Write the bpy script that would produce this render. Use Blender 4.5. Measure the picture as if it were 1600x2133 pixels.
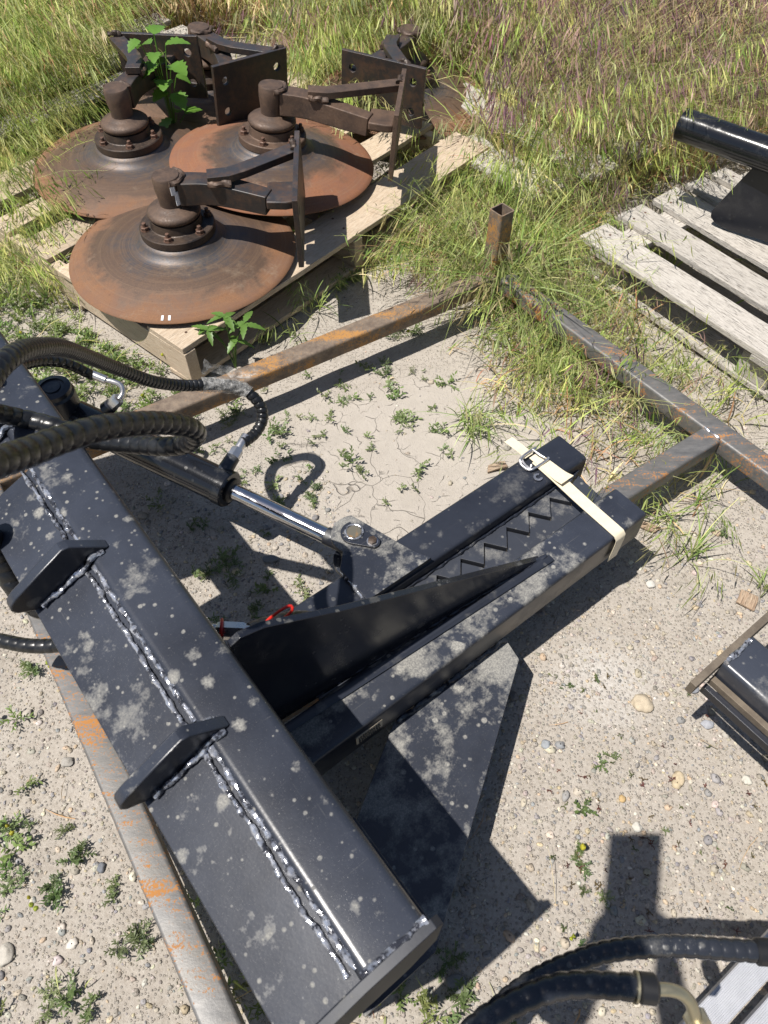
import bpy, bmesh, math, random
import numpy as np
from mathutils import Vector, Matrix, Quaternion, noise
R = math.radians
random.seed(7); rng = np.random.default_rng(11)
sc = bpy.context.scene
for o in list(bpy.data.objects): bpy.data.objects.remove(o)

# ------------------------------------------------------------------ camera
F, PITCH, H = 1560.0, R(53.2), 1.6
cam = bpy.data.cameras.new('camera'); camo = bpy.data.objects.new('camera', cam)
sc.collection.objects.link(camo); sc.camera = camo
camo.location = (0, 0, H); camo.rotation_euler = (math.pi/2 - PITCH, 0, 0)
cam.sensor_fit = 'HORIZONTAL'; cam.sensor_width = 36; cam.lens = F/1600*36
cam.clip_start = 0.02; cam.clip_end = 500
cam.dof.use_dof = True; cam.dof.focus_distance = 1.95; cam.dof.aperture_fstop = 10.0

# ------------------------------------------------------------------ world and sun
SX, SY = 0.425, 0.195                      # ground shift of a shadow per metre of height
sun_dir = Vector((-SX, -SY, 1)).normalized()
w = bpy.data.worlds.new('World'); sc.world = w; w.use_nodes = True
nt = w.node_tree; bg = nt.nodes['Background']
sky = nt.nodes.new('ShaderNodeTexSky'); sky.sky_type = 'NISHITA'; sky.sun_disc = False
sky.sun_elevation = math.asin(sun_dir.z)
sky.sun_rotation = math.atan2(sun_dir.x, sun_dir.y)
nt.links.new(sky.outputs[0], bg.inputs[0]); bg.inputs[1].default_value = 0.062
sl = bpy.data.lights.new('sun', 'SUN'); sl.energy = 5.0; sl.angle = R(0.53); sl.color = (1.0, 0.95, 0.88)
so = bpy.data.objects.new('sun', sl); sc.collection.objects.link(so)
so.location = (-3, -1.5, 8); so.rotation_euler = sun_dir.to_track_quat('Z', 'Y').to_euler()
vs = sc.view_settings; vs.view_transform = 'Standard'; vs.look = 'None'; vs.exposure = 0.40; vs.gamma = 1
vs.use_curve_mapping = False
sc.cycles.max_bounces = 8; sc.cycles.transparent_max_bounces = 12
sc.cycles.use_denoising = True

# ------------------------------------------------------------------ surveying helpers (photo pixel at a known height -> metres)
CP, SP = math.cos(PITCH), math.sin(PITCH)
def at(px, py, z=0.0):
    cx = (px-800)/F; cy = -(py-1066.5)/F
    d = Vector((cx, CP+cy*SP, -SP+cy*CP)); t = (z-H)/d.z
    return Vector((0, 0, H)) + d*t
def atw(px, py, wpx, dia):                 # a round thing of known diameter that looks wpx wide
    k = dia*F/wpx; cx = (px-800)/F; cy = -(py-1066.5)/F
    return Vector((cx*k, (CP+cy*SP)*k, H+(-SP+cy*CP)*k))
def pj(P):                                 # metres -> photo pixel (arrays)
    P = np.asarray(P, float); x = P[..., 0]; y = P[..., 1]; z = P[..., 2]-H
    k = y*CP - z*SP; k = np.where(k < .05, .05, k); u = y*SP + z*CP
    return 800+F*x/k, 1066.5-F*u/k

# ------------------------------------------------------------------ node helper
class NB:
    def __init__(s, name):
        s.m = bpy.data.materials.new(name); s.m.use_nodes = True; s.t = s.m.node_tree
        s.b = s.t.nodes['Principled BSDF']; s.out = s.t.nodes['Material Output']
    def n(s, typ, **kw):
        nd = s.t.nodes.new(typ)
        for k, v in kw.items():
            if k.startswith('i_'):
                key = k[2:]; key = int(key) if key.isdigit() else key.replace('_', ' ')
                s.put(nd.inputs[key], v)
            else: setattr(nd, k, v)
        return nd
    def put(s, sock, v):
        if hasattr(v, 'is_linked') or isinstance(v, bpy.types.NodeSocket): s.t.links.new(v, sock)
        elif isinstance(v, tuple) and len(v) == 3 and sock.type == 'RGBA': sock.default_value = (*v, 1)
        else: sock.default_value = v
    def coord(s, scale=(1, 1, 1), kind='Object'):
        tc = s.n('ShaderNodeTexCoord'); mp = s.n('ShaderNodeMapping'); mp.inputs['Scale'].default_value = scale
        s.t.links.new(tc.outputs[kind], mp.inputs[0]); return mp.outputs[0]
    def noise(s, sc_=5, det=6, rough=.6, co=None, dist=0):
        nd = s.n('ShaderNodeTexNoise'); nd.inputs['Scale'].default_value = sc_; nd.inputs['Detail'].default_value = det
        nd.inputs['Roughness'].default_value = rough; nd.inputs['Distortion'].default_value = dist
        if co: s.t.links.new(co, nd.inputs['Vector'])
        return nd.outputs['Fac']
    def vor(s, sc_=5, co=None, feat='F1', out='Distance', rnd=1):
        nd = s.n('ShaderNodeTexVoronoi'); nd.feature = feat; nd.inputs['Scale'].default_value = sc_
        nd.inputs['Randomness'].default_value = rnd
        if co: s.t.links.new(co, nd.inputs['Vector'])
        return nd.outputs[out]
    def ramp(s, v, a, b, lo=0., hi=1.):
        nd = s.n('ShaderNodeMapRange'); nd.clamp = True; s.put(nd.inputs[0], v)
        nd.inputs[1].default_value = a; nd.inputs[2].default_value = b; nd.inputs[3].default_value = lo; nd.inputs[4].default_value = hi
        return nd.outputs[0]
    def ma(s, op, a, b=0.):
        nd = s.n('ShaderNodeMath'); nd.operation = op; s.put(nd.inputs[0], a); s.put(nd.inputs[1], b); return nd.outputs[0]
    def mix(s, f, a, b):
        nd = s.n('ShaderNodeMix'); nd.data_type = 'RGBA'
        s.put(nd.inputs[0], f); s.put(nd.inputs[6], a); s.put(nd.inputs[7], b); return nd.outputs[2]
    def bump(s, h, st=.3, d=.01, prev=None):
        nd = s.n('ShaderNodeBump'); nd.inputs['Strength'].default_value = st; nd.inputs['Distance'].default_value = d
        s.put(nd.inputs['Height'], h)
        if prev: s.t.links.new(prev, nd.inputs['Normal'])
        return nd.outputs[0]
    def set(s, **kw):
        for k, v in kw.items(): s.put(s.b.inputs[k.replace('_', ' ')], v)
        return s.m

def paint_mat(name, base=(.010, .0115, .017), rough=.32, dust=1.0, rust=0.0, spot=20, seed=0.0, dcol=(.33, .32, .29), blot=.02):
    q = NB(name); co = q.coord()
    mp = q.n('ShaderNodeMapping'); q.t.links.new(co, mp.inputs[0]); mp.inputs['Location'].default_value = (seed, seed*.7, seed*.3); co = mp.outputs[0]
    wob = q.noise(60, 4, .7, co)
    d1 = q.vor(spot, co); cell = q.vor(spot, co, out='Color')
    sep = q.n('ShaderNodeSeparateColor'); q.put(sep.inputs[0], cell)
    lim = q.ramp(sep.outputs[0], .25, 1.0, -.02, .36)
    dd = q.ma('SUBTRACT', lim, q.ma('ADD', d1, q.ma('MULTIPLY', q.ma('SUBTRACT', wob, .5), .62)))
    spots = q.ramp(dd, 0, .16)
    d2 = q.vor(spot*3.3, co); cell2 = q.vor(spot*3.3, co, out='Color')
    sp2 = q.n('ShaderNodeSeparateColor'); q.put(sp2.inputs[0], cell2)
    s2 = q.ramp(q.ma('SUBTRACT', q.ramp(sp2.outputs[1], .45, 1, -.05, .36), q.ma('ADD', d2, q.ma('MULTIPLY', q.ma('SUBTRACT', wob, .5), .3))), 0, .12)
    big = q.ramp(q.noise(8, 8, .72, co), .56-blot, .66-blot)
    grit = q.ramp(q.noise(340, 3, .7, co), .38, .62)
    fine = q.ramp(q.noise(600, 2, .6, co), .66, .74, 0, .5)
    film = q.ramp(q.noise(3.5, 6, .7, co), .35, .72, .10, .30)  # patchiness of the sky sheen that is painted into the colour
    m = q.ma('MAXIMUM', q.ma('MULTIPLY', spots, .85), q.ma('MULTIPLY', s2, .75))
    m = q.ma('MAXIMUM', m, q.ma('MULTIPLY', big, .72))
    m = q.ma('MULTIPLY', m, q.ramp(grit, 0, 1, .45, 1))
    m = q.ma('MAXIMUM', m, q.ma('MULTIPLY', fine, .6))
    geo = q.n('ShaderNodeNewGeometry'); sx = q.n('ShaderNodeSeparateXYZ'); q.put(sx.inputs[0], geo.outputs['True Normal'])
    up = q.ramp(sx.outputs[2], -.1, .8, .16, 1)
    m = q.ma('MULTIPLY', q.ma('MULTIPLY', m, up), dust)
    sheenf = q.ma('MULTIPLY', q.ma('MULTIPLY', film, q.ramp(sx.outputs[2], .3, .9, .04, 1)), min(1., .45+dust*.55) if rough > .2 else .1)
    col = q.mix(m, q.mix(sheenf, base, (.115, .133, .18)), dcol)  # slate blue on upward faces paints in the reflected sky, dust over it
    r = q.ramp(m, 0, .5, rough, .85)
    scr = q.ramp(q.noise(1, 3, .6, q.coord((9, 420, 420))), .69, .73, 0, .16*min(1, dust)); scr2 = q.ramp(q.noise(1, 3, .6, q.coord((300, 7, 60))), .70, .74, 0, .12*min(1, dust))
    col = q.mix(q.ma('MAXIMUM', scr, scr2), col, dcol)
    if rust > 0:
        rm = q.ramp(q.noise(26, 8, .8, co), .62-rust, .80-rust, 0, .6)
        col = q.mix(rm, col, q.mix(q.noise(90, 4, .6, co), (.12, .06, .03), (.07, .04, .025))); r = q.ma('MAXIMUM', r, q.ma('MULTIPLY', rm, .8))
    peel = q.noise(210, 2, .5, co)
    nrm = q.bump(q.ma('ADD', q.ma('MULTIPLY', peel, .25), q.ma('MULTIPLY', m, .6)), .25, .0015)
    nrm = q.bump(q.noise(9, 2, .5, co), .12, .01, nrm)
    return q.set(Base_Color=col, Roughness=r, Normal=nrm, IOR=1.5)

M = {}
M['paint'] = paint_mat('black_paint')
M['paint_beam'] = paint_mat('black_paint_speckled', dust=.95, spot=27, seed=33, blot=-.022, rough=.29)
M['paint_gusset'] = paint_mat('black_paint_satin', dust=.45, rough=.20, seed=15)
M['paint_tooth'] = paint_mat('black_paint_dusty_teeth', base=(.018, .020, .026), dust=.6, rough=.42, seed=41)
M['paint_rim'] = paint_mat('black_paint_rim', dust=.5, rough=.55, seed=44)
M['paint_clean'] = paint_mat('black_paint_clean', dust=.30, rough=.30, seed=3)
M['paint_gloss'] = paint_mat('black_paint_gloss', base=(.008, .009, .012), dust=.12, rough=.14, seed=5)
M['paint_dusty'] = paint_mat('black_paint_dusty', dust=1.15, spot=17, seed=8, blot=.06)
M['paint_brace'] = paint_mat('black_paint_caked', dust=1.2, spot=15, seed=21, blot=.10)
M['paint_rusty'] = paint_mat('old_black_paint', base=(.022, .019, .018), dust=.35, rough=.42, rust=.17, spot=30, seed=2, dcol=(.16, .12, .09))
def weld_mat():
    q = NB('bright_weld'); co = q.coord(); n = q.noise(110, 4, .7, co); n2 = q.noise(30, 4, .7, co)
    col = q.mix(q.ramp(q.ma('ADD', n, q.ma('MULTIPLY', n2, .5)), .68, .84), (.032, .034, .044), (.58, .60, .66))
    return q.set(Base_Color=col, Metallic=q.ramp(n, .45, .55, .15, .75), Roughness=.16, Normal=q.bump(n, .5, .002))
M['weld'] = weld_mat()

def steel_mat():
    q = NB('mill_steel'); co = q.coord((1, 3, 3))
    n1 = q.noise(3.0, 8, .7, co, .5); n2 = q.noise(22, 6, .75, co); n3 = q.noise(200, 3, .7, q.coord())
    base = q.mix(q.ramp(n2, .3, .7), (.10, .10, .102), (.20, .195, .19))
    geo = q.n('ShaderNodeNewGeometry'); sx = q.n('ShaderNodeSeparateXYZ'); q.put(sx.inputs[0], geo.outputs['Normal'])
    rm = q.ramp(q.ma('ADD', q.ma('ADD', n1, q.ma('MULTIPLY', n2, .55)), q.ma('MULTIPLY', n3, .65)), 1.16, 1.24)
    light = q.ramp(q.noise(5, 5, .6, co), .45, .65, 0, .6)
    base = q.mix(light, base, (.15, .14, .125))
    col = q.mix(rm, base, q.mix(n3, (.44, .205, .05), (.30, .125, .04)))
    return q.set(Base_Color=col, Metallic=q.ramp(rm, 0, 1, .30, 0), Roughness=q.ramp(rm, 0, 1, .5, .9), Normal=q.bump(n3, .35, .001))
M['steel'] = steel_mat()

def frame_rust_mat():
    q = NB('rusting_tube'); co = q.coord((.6, 4, 4)); oc = q.coord()
    n1 = q.noise(4.0, 8, .7, co, .4); n2 = q.noise(40, 6, .75, oc); n3 = q.noise(230, 3, .7, oc)
    base = q.mix(q.ramp(n2, .35, .65), (.115, .085, .066), (.23, .18, .135))
    rm = q.ramp(q.ma('ADD', q.ma('MULTIPLY', n1, 1.15), q.ma('ADD', q.ma('MULTIPLY', n2, .35), q.ma('MULTIPLY', n3, .8))), 1.16, 1.32)
    col = q.mix(rm, base, q.mix(n3, (.48, .25, .07), (.34, .16, .045)))
    return q.set(Base_Color=col, Metallic=.15, Roughness=.72, Normal=q.bump(n3, .5, .0015))
M['frame_rust'] = frame_rust_mat()

def disc_mat(name, seed=0., orange=1.0, outer=.82):
    q = NB(name); tc = q.n('ShaderNodeTexCoord'); sx = q.n('ShaderNodeSeparateXYZ'); q.put(sx.inputs[0], tc.outputs['Object'])
    mp = q.n('ShaderNodeMapping'); q.t.links.new(tc.outputs['Object'], mp.inputs[0]); mp.inputs['Location'].default_value = (seed, seed*.3, 0); co = mp.outputs[0]
    r = q.ma('SQRT', q.ma('ADD', q.ma('MULTIPLY', sx.outputs[0], sx.outputs[0]), q.ma('MULTIPLY', sx.outputs[1], sx.outputs[1])))
    r = q.ma('DIVIDE', r, .36)
    wob = q.noise(5, 7, .68, co, .3); g = q.noise(260, 3, .75, co); g2 = q.noise(50, 5, .7, co)
    rr = q.ma('ADD', r, q.ma('MULTIPLY', q.ma('SUBTRACT', wob, .5), .85)); rr = q.ma('ADD', rr, q.ma('MULTIPLY', q.ma('SUBTRACT', g2, .5), .14))
    fo = q.ramp(rr, outer-.10, outer+.06)
    fi = q.ramp(rr, .36, .60)
    rust = q.mix(q.ramp(g, .3, .7), (.150*orange, .072, .036), (.245*orange, .122, .060))
    rust = q.mix(q.ramp(q.noise(11, 6, .7, co), .42, .62), rust, (.17*orange, .090, .055))
    mid = q.mix(g2, (.095, .064, .050), (.145, .092, .062))
    mid = q.mix(q.ramp(g, .55, .72, 0, .75), mid, (.22, .13, .075))
    inn = q.mix(q.ramp(g2, .35, .65), (.062, .066, .080), (.105, .085, .072))
    col = q.mix(fo, q.mix(fi, inn, mid), rust)
    ring = q.n('ShaderNodeCombineXYZ'); q.put(ring.inputs[0], q.ma('MULTIPLY', r, 90.)); q.put(ring.inputs[1], q.ma('MULTIPLY', q.noise(2, 2, .5, co), 3.))
    rn = q.n('ShaderNodeTexNoise'); rn.inputs['Scale'].default_value = 1.; rn.inputs['Detail'].default_value = 4; q.put(rn.inputs['Vector'], ring.outputs[0])
    col = q.mix(q.ramp(rn.outputs['Fac'], .5, .68, 0, .35), col, (.23, .15, .095))
    pit = q.ramp(q.noise(130, 5, .75, co), .60, .68); col = q.mix(q.ma('MULTIPLY', pit, .6), col, (.05, .03, .022))
    soil = q.ma('MULTIPLY', q.ramp(q.noise(7, 8, .75, co), .56, .66), q.ramp(g2, .4, .6)); col = q.mix(q.ma('MULTIPLY', soil, .55), col, (.26, .20, .145))
    w1 = q.ramp(q.noise(33, 5, .8, co), .735, .76)
    col = q.mix(q.ma('MULTIPLY', w1, .7), col, (.45, .42, .38))
    ro = q.ma('ADD', q.ramp(fo, 0, 1, .50, .82), q.ma('MULTIPLY', q.ma('SUBTRACT', g, .5), .2))
    return q.set(Base_Color=col, Metallic=q.ramp(fo, 0, 1, .35, .05), Roughness=ro, Normal=q.bump(q.ma('ADD', g, q.ma('MULTIPLY', g2, .6)), .35, .0012))
M['disc_a'] = disc_mat('rusty_disc_dark_centre', 1.3); M['disc_b'] = disc_mat('rusty_disc_brown', 4.1, 1.0, .88); M['disc_c'] = disc_mat('rusty_disc_orange', 7.9, 1.15, .70)

def cast_mat(name, a, b, c, gl=.5, met=.25):
    q = NB(name); co = q.coord(); n1 = q.noise(16, 7, .7, co); n2 = q.noise(180, 4, .7, co)
    col = q.mix(q.ramp(n1, .35, .6), a, b); col = q.mix(q.ramp(n2, .58, .72, 0, .7), col, c)
    return q.set(Base_Color=col, Metallic=met, Roughness=q.ramp(n2, .3, .7, gl-.08, gl+.3), Normal=q.bump(q.ma('ADD', n2, n1), .4, .0015))
M['cast'] = cast_mat('rusty_cast_steel', (.060, .042, .034), (.125, .080, .056), (.21, .135, .09))
M['cast_dark'] = cast_mat('dark_cast_steel', (.025, .021, .021), (.070, .048, .035), (.15, .095, .06), .4)
M['bolt'] = cast_mat('rusty_bolt', (.08, .045, .032), (.15, .085, .06), (.2, .13, .1), .45)

def wood_mat(name, c1, c2, c3, rough=.8, weather=0.):
    q = NB(name); oi = q.n('ShaderNodeObjectInfo'); tc = q.n('ShaderNodeTexCoord'); mp = q.n('ShaderNodeMapping')
    q.t.links.new(tc.outputs['Object'], mp.inputs[0]); mp.inputs['Scale'].default_value = (1, 9, 9)
    cmb = q.n('ShaderNodeCombineXYZ'); q.put(cmb.inputs[0], q.ma('MULTIPLY', oi.outputs['Random'], 17.)); q.put(cmb.inputs[1], q.ma('MULTIPLY', oi.outputs['Random'], 9.))
    q.t.links.new(cmb.outputs[0], mp.inputs['Location'])
    co = mp.outputs[0]
    rings = q.noise(4.2, 3, .55, co, 1.2); r2 = q.ma('FRACT', q.ma('MULTIPLY', rings, 9.))
    rr = q.ramp(q.ma('ABSOLUTE', q.ma('SUBTRACT', r2, .5)), .0, .5)
    fib = q.noise(34, 5, .7, co); sp = q.noise(5, 5, .6, q.coord())
    col = q.mix(q.ma('MULTIPLY', rr, .65), c1, c2); col = q.mix(q.ramp(fib, .40, .68, 0, .85), col, c3)
    col = q.mix(q.ramp(q.noise(13, 5, .7, q.coord((1, 2, 2))), .60, .72, 0, .55), col, tuple(x*.45 for x in c2))
    hsv = q.n('ShaderNodeHueSaturation'); q.put(hsv.inputs['Color'], col); q.put(hsv.inputs['Value'], q.ramp(oi.outputs['Random'], 0, 1, .80, 1.12))
    crack = q.ramp(q.noise(16, 3, .6, q.coord((1.5, 26, 26))), .60, .64)
    col = q.mix(q.ma('MULTIPLY', crack, weather), hsv.outputs[0], tuple(x*.25 for x in c2))
    hgt = q.ma('SUBTRACT', q.ma('ADD', q.ma('MULTIPLY', fib, .7), q.ma('MULTIPLY', rr, .4)), crack)
    return q.set(Base_Color=col, Roughness=rough, Normal=q.bump(hgt, .6 if weather else .3, .002))
M['wood_new'] = wood_mat('pale_pine', (.50, .405, .30), (.36, .25, .155), (.58, .49, .38), .75, .2)
M['wood_old'] = wood_mat('weathered_pine', (.42, .39, .35), (.29, .26, .225), (.54, .51, .465), .9, .85)

def simple(name, col, rough=.5, met=0., bsc=0, bst=.3, var=.12, vs_=40):
    q = NB(name); co = q.coord(); n = q.noise(vs_, 5, .65, co)
    c = q.mix(n, tuple(x*(1-var) for x in col), tuple(min(1, x*(1+var)) for x in col))
    kw = dict(Base_Color=c, Roughness=q.ramp(n, .3, .7, max(.03, rough-.08), rough+.08), Metallic=met)
    if bsc: kw['Normal'] = q.bump(q.noise(bsc, 4, .6, co), bst, .001)
    return q.set(**kw)
M['chrome'] = simple('chromed_rod', (.62, .61, .63), .13, 1.0, 120, .05)
M['zinc'] = simple('zinc_plated', (.60, .59, .60), .30, .9, 150, .15, .2)
M['brass_zinc'] = simple('yellow_zinc', (.40, .36, .25), .38, .8, 100, .2, .3)
M['alu'] = simple('ribbed_aluminium', (.50, .51, .54), .45, .3, 90, .2, .1)
M['red'] = simple('red_plastic', (.55, .025, .018), .32)
M['strap'] = simple('cream_strapping', (.70, .62, .46), .5, 0, 260, .2, .15, 60)
M['white'] = simple('white_paint_mark', (.74, .74, .76), .55)
M['label'] = simple('tan_sticker', (.45, .38, .28), .6)
M['ink'] = simple('dark_print', (.03, .03, .03), .6)
M['seal'] = simple('black_rubber_seal', (.012, .012, .013), .4)
M['leaf'] = None

def hose_mat():
    q = NB('spiral_guard'); co = q.coord(); n = q.noise(30, 5, .65, co); n2 = q.noise(160, 4, .7, co)
    m = q.ma('MULTIPLY', q.ramp(n, .45, .72, .005, .11), q.ramp(n2, .35, .65, .4, 1))
    geo = q.n('ShaderNodeNewGeometry'); sx = q.n('ShaderNodeSeparateXYZ'); q.put(sx.inputs[0], geo.outputs['Normal'])
    m = q.ma('MULTIPLY', m, q.ramp(sx.outputs[2], -.2, .8, .3, 1))
    return q.set(Base_Color=q.mix(m, (.009, .0095, .011), (.20, .20, .205)), Roughness=q.ramp(m, 0, .3, .28, .6), Normal=q.bump(n2, .25, .001))
M['hose'] = hose_mat()

def wrap_mat():
    q = NB('clear_stretch_film'); co = q.coord(); n = q.noise(55, 5, .7, co, 1.0)
    tr = q.n('ShaderNodeBsdfTransparent'); tr.inputs[0].default_value = (.93, .92, .90, 1)
    mx = q.n('ShaderNodeMixShader'); q.put(mx.inputs[0], q.ramp(n, .40, .68, .10, .50))
    q.set(Base_Color=(.86, .85, .82), Roughness=.15, Normal=q.bump(q.noise(90, 5, .7, co, 1.5), .8, .004))
    q.t.links.new(tr.outputs[0], mx.inputs[1]); q.t.links.new(q.b.outputs[0], mx.inputs[2]); q.t.links.new(mx.outputs[0], q.out.inputs[0])
    return q.m
M['film'] = wrap_mat()

def veg_mat(name, rough=.55, trans=.35, spec=.3):
    q = NB(name); a = q.n('ShaderNodeAttribute'); a.attribute_name = 'Col'
    tl = q.n('ShaderNodeBsdfTranslucent'); q.put(tl.inputs[0], a.outputs[0])
    mx = q.n('ShaderNodeMixShader'); mx.inputs[0].default_value = trans
    q.set(Base_Color=a.outputs[0], Roughness=rough); q.b.inputs['Specular IOR Level'].default_value = spec
    q.t.links.new(q.b.outputs[0], mx.inputs[1]); q.t.links.new(tl.outputs[0], mx.inputs[2]); q.t.links.new(mx.outputs[0], q.out.inputs[0])
    return q.m
M['veg'] = veg_mat('grass_blades'); M['leaf'] = veg_mat('leaf_green', .42, .4, .5)
def stone_mat():
    q = NB('pebble'); a = q.n('ShaderNodeAttribute'); a.attribute_name = 'Col'; co = q.coord()
    n = q.noise(150, 4, .7, co)
    return q.set(Base_Color=q.mix(q.ramp(n, .35, .7, 0, .45), a.outputs[0], (.30, .26, .21)), Roughness=.8, Normal=q.bump(n, .3, .001))
M['stone'] = stone_mat()

def ground_mat():
    q = NB('dry_soil'); co = q.coord()
    n1 = q.noise(1.4, 6, .6, co); n2 = q.noise(14, 8, .7, co); n3 = q.noise(120, 5, .75, co); n4 = q.noise(420, 3, .7, co)
    sx = q.n('ShaderNodeSeparateXYZ'); q.put(sx.inputs[0], co)
    # clay pan behind the puller, gravel in front of it: which soil lies where
    dx = q.ma('SUBTRACT', sx.outputs[0], .12); dy = q.ma('SUBTRACT', sx.outputs[1], 1.38)
    rr = q.ma('SQRT', q.ma('ADD', q.ma('MULTIPLY', dx, dx), q.ma('MULTIPLY', dy, dy)))
    clay = q.ramp(q.ma('ADD', rr, q.ma('MULTIPLY', q.ma('SUBTRACT', n1, .5), .8)), .55, .30)
    c = q.mix(q.ramp(n2, .3, .7), (.265, .232, .195), (.385, .345, .30))
    c = q.mix(q.ramp(n3, .35, .68, 0, .75), c, (.47, .435, .385)); c = q.mix(q.ramp(n4, .55, .75, 0, .6), c, (.20, .165, .135))
    clayc = q.mix(q.ramp(n2, .3, .75), (.365, .33, .288), (.44, .40, .352)); clayc = q.mix(q.ramp(n4, .6, .8, 0, .35), clayc, (.28, .24, .2))
    c = q.mix(clay, c, clayc)
    pv = q.vor(170, co); pc = q.vor(170, co, out='Color'); psep = q.n('ShaderNodeSeparateColor'); q.put(psep.inputs[0], pc)
    pm = q.ma('MULTIPLY', q.ramp(pv, .42, .30), q.ramp(psep.outputs[0], .45, .5)); pm = q.ma('MULTIPLY', pm, q.ramp(clay, 0, 1, 1, .08))
    pcol = q.mix(psep.outputs[1], (.17, .16, .155), (.46, .40, .31)); c = q.mix(q.ma('MULTIPLY', pm, .55), c, pcol)
    lx = q.ma('SUBTRACT', sx.outputs[0], .50); ly = q.ma('SUBTRACT', sx.outputs[1], .71)
    lr = q.ma('SQRT', q.ma('ADD', q.ma('MULTIPLY', lx, lx), q.ma('MULTIPLY', q.ma('MULTIPLY', ly, ly), 1.6)))
    chalk = q.ramp(q.ma('ADD', lr, q.ma('MULTIPLY', q.ma('SUBTRACT', n2, .5), .35)), .17, .02, 0, .65); c = q.mix(q.ma('MULTIPLY', chalk, q.ramp(n3, .3, .6, .3, 1)), c, (.58, .56, .53))
    damp = q.ramp(q.noise(2.2, 6, .65, co), .55, .72, 0, .45); c = q.mix(q.ma('MULTIPLY', damp, q.ramp(clay, 0, 1, 1, .25)), c, (.21, .18, .15))
    wob = q.n('ShaderNodeVectorMath'); wob.operation = 'ADD'; q.put(wob.inputs[0], co)
    nn = q.n('ShaderNodeTexNoise'); nn.inputs['Scale'].default_value = 9; q.put(nn.inputs['Vector'], co)
    vm = q.n('ShaderNodeVectorMath'); vm.operation = 'SCALE'; q.put(vm.inputs[0], nn.outputs['Color']); vm.inputs['Scale'].default_value = .13
    q.put(wob.inputs[1], vm.outputs[0])
    cr = q.vor(8.5, wob.outputs[0], feat='DISTANCE_TO_EDGE'); crack = q.ma('MULTIPLY', q.ramp(cr, .009, .002), q.ramp(n1, .50, .60))
    cr2 = q.vor(21, wob.outputs[0], feat='DISTANCE_TO_EDGE'); crack = q.ma('MAXIMUM', crack, q.ma('MULTIPLY', q.ramp(cr2, .03, .008), q.ramp(n2, .52, .62, 0, .6)))
    crack = q.ma('MULTIPLY', crack, clay)
    c = q.mix(q.ma('MULTIPLY', crack, .6), c, (.10, .08, .06))
    h = q.ma('ADD', q.ma('MULTIPLY', n2, .5), q.ma('MULTIPLY', n3, .5)); h = q.ma('ADD', h, q.ma('MULTIPLY', pm, .8)); h = q.ma('SUBTRACT', h, q.ma('MULTIPLY', crack, 1.5))
    h = q.ma('ADD', h, q.ma('MULTIPLY', n4, .15))
    return q.set(Base_Color=c, Roughness=.95, Normal=q.bump(h, .9, .006))
M['ground'] = ground_mat()

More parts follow.
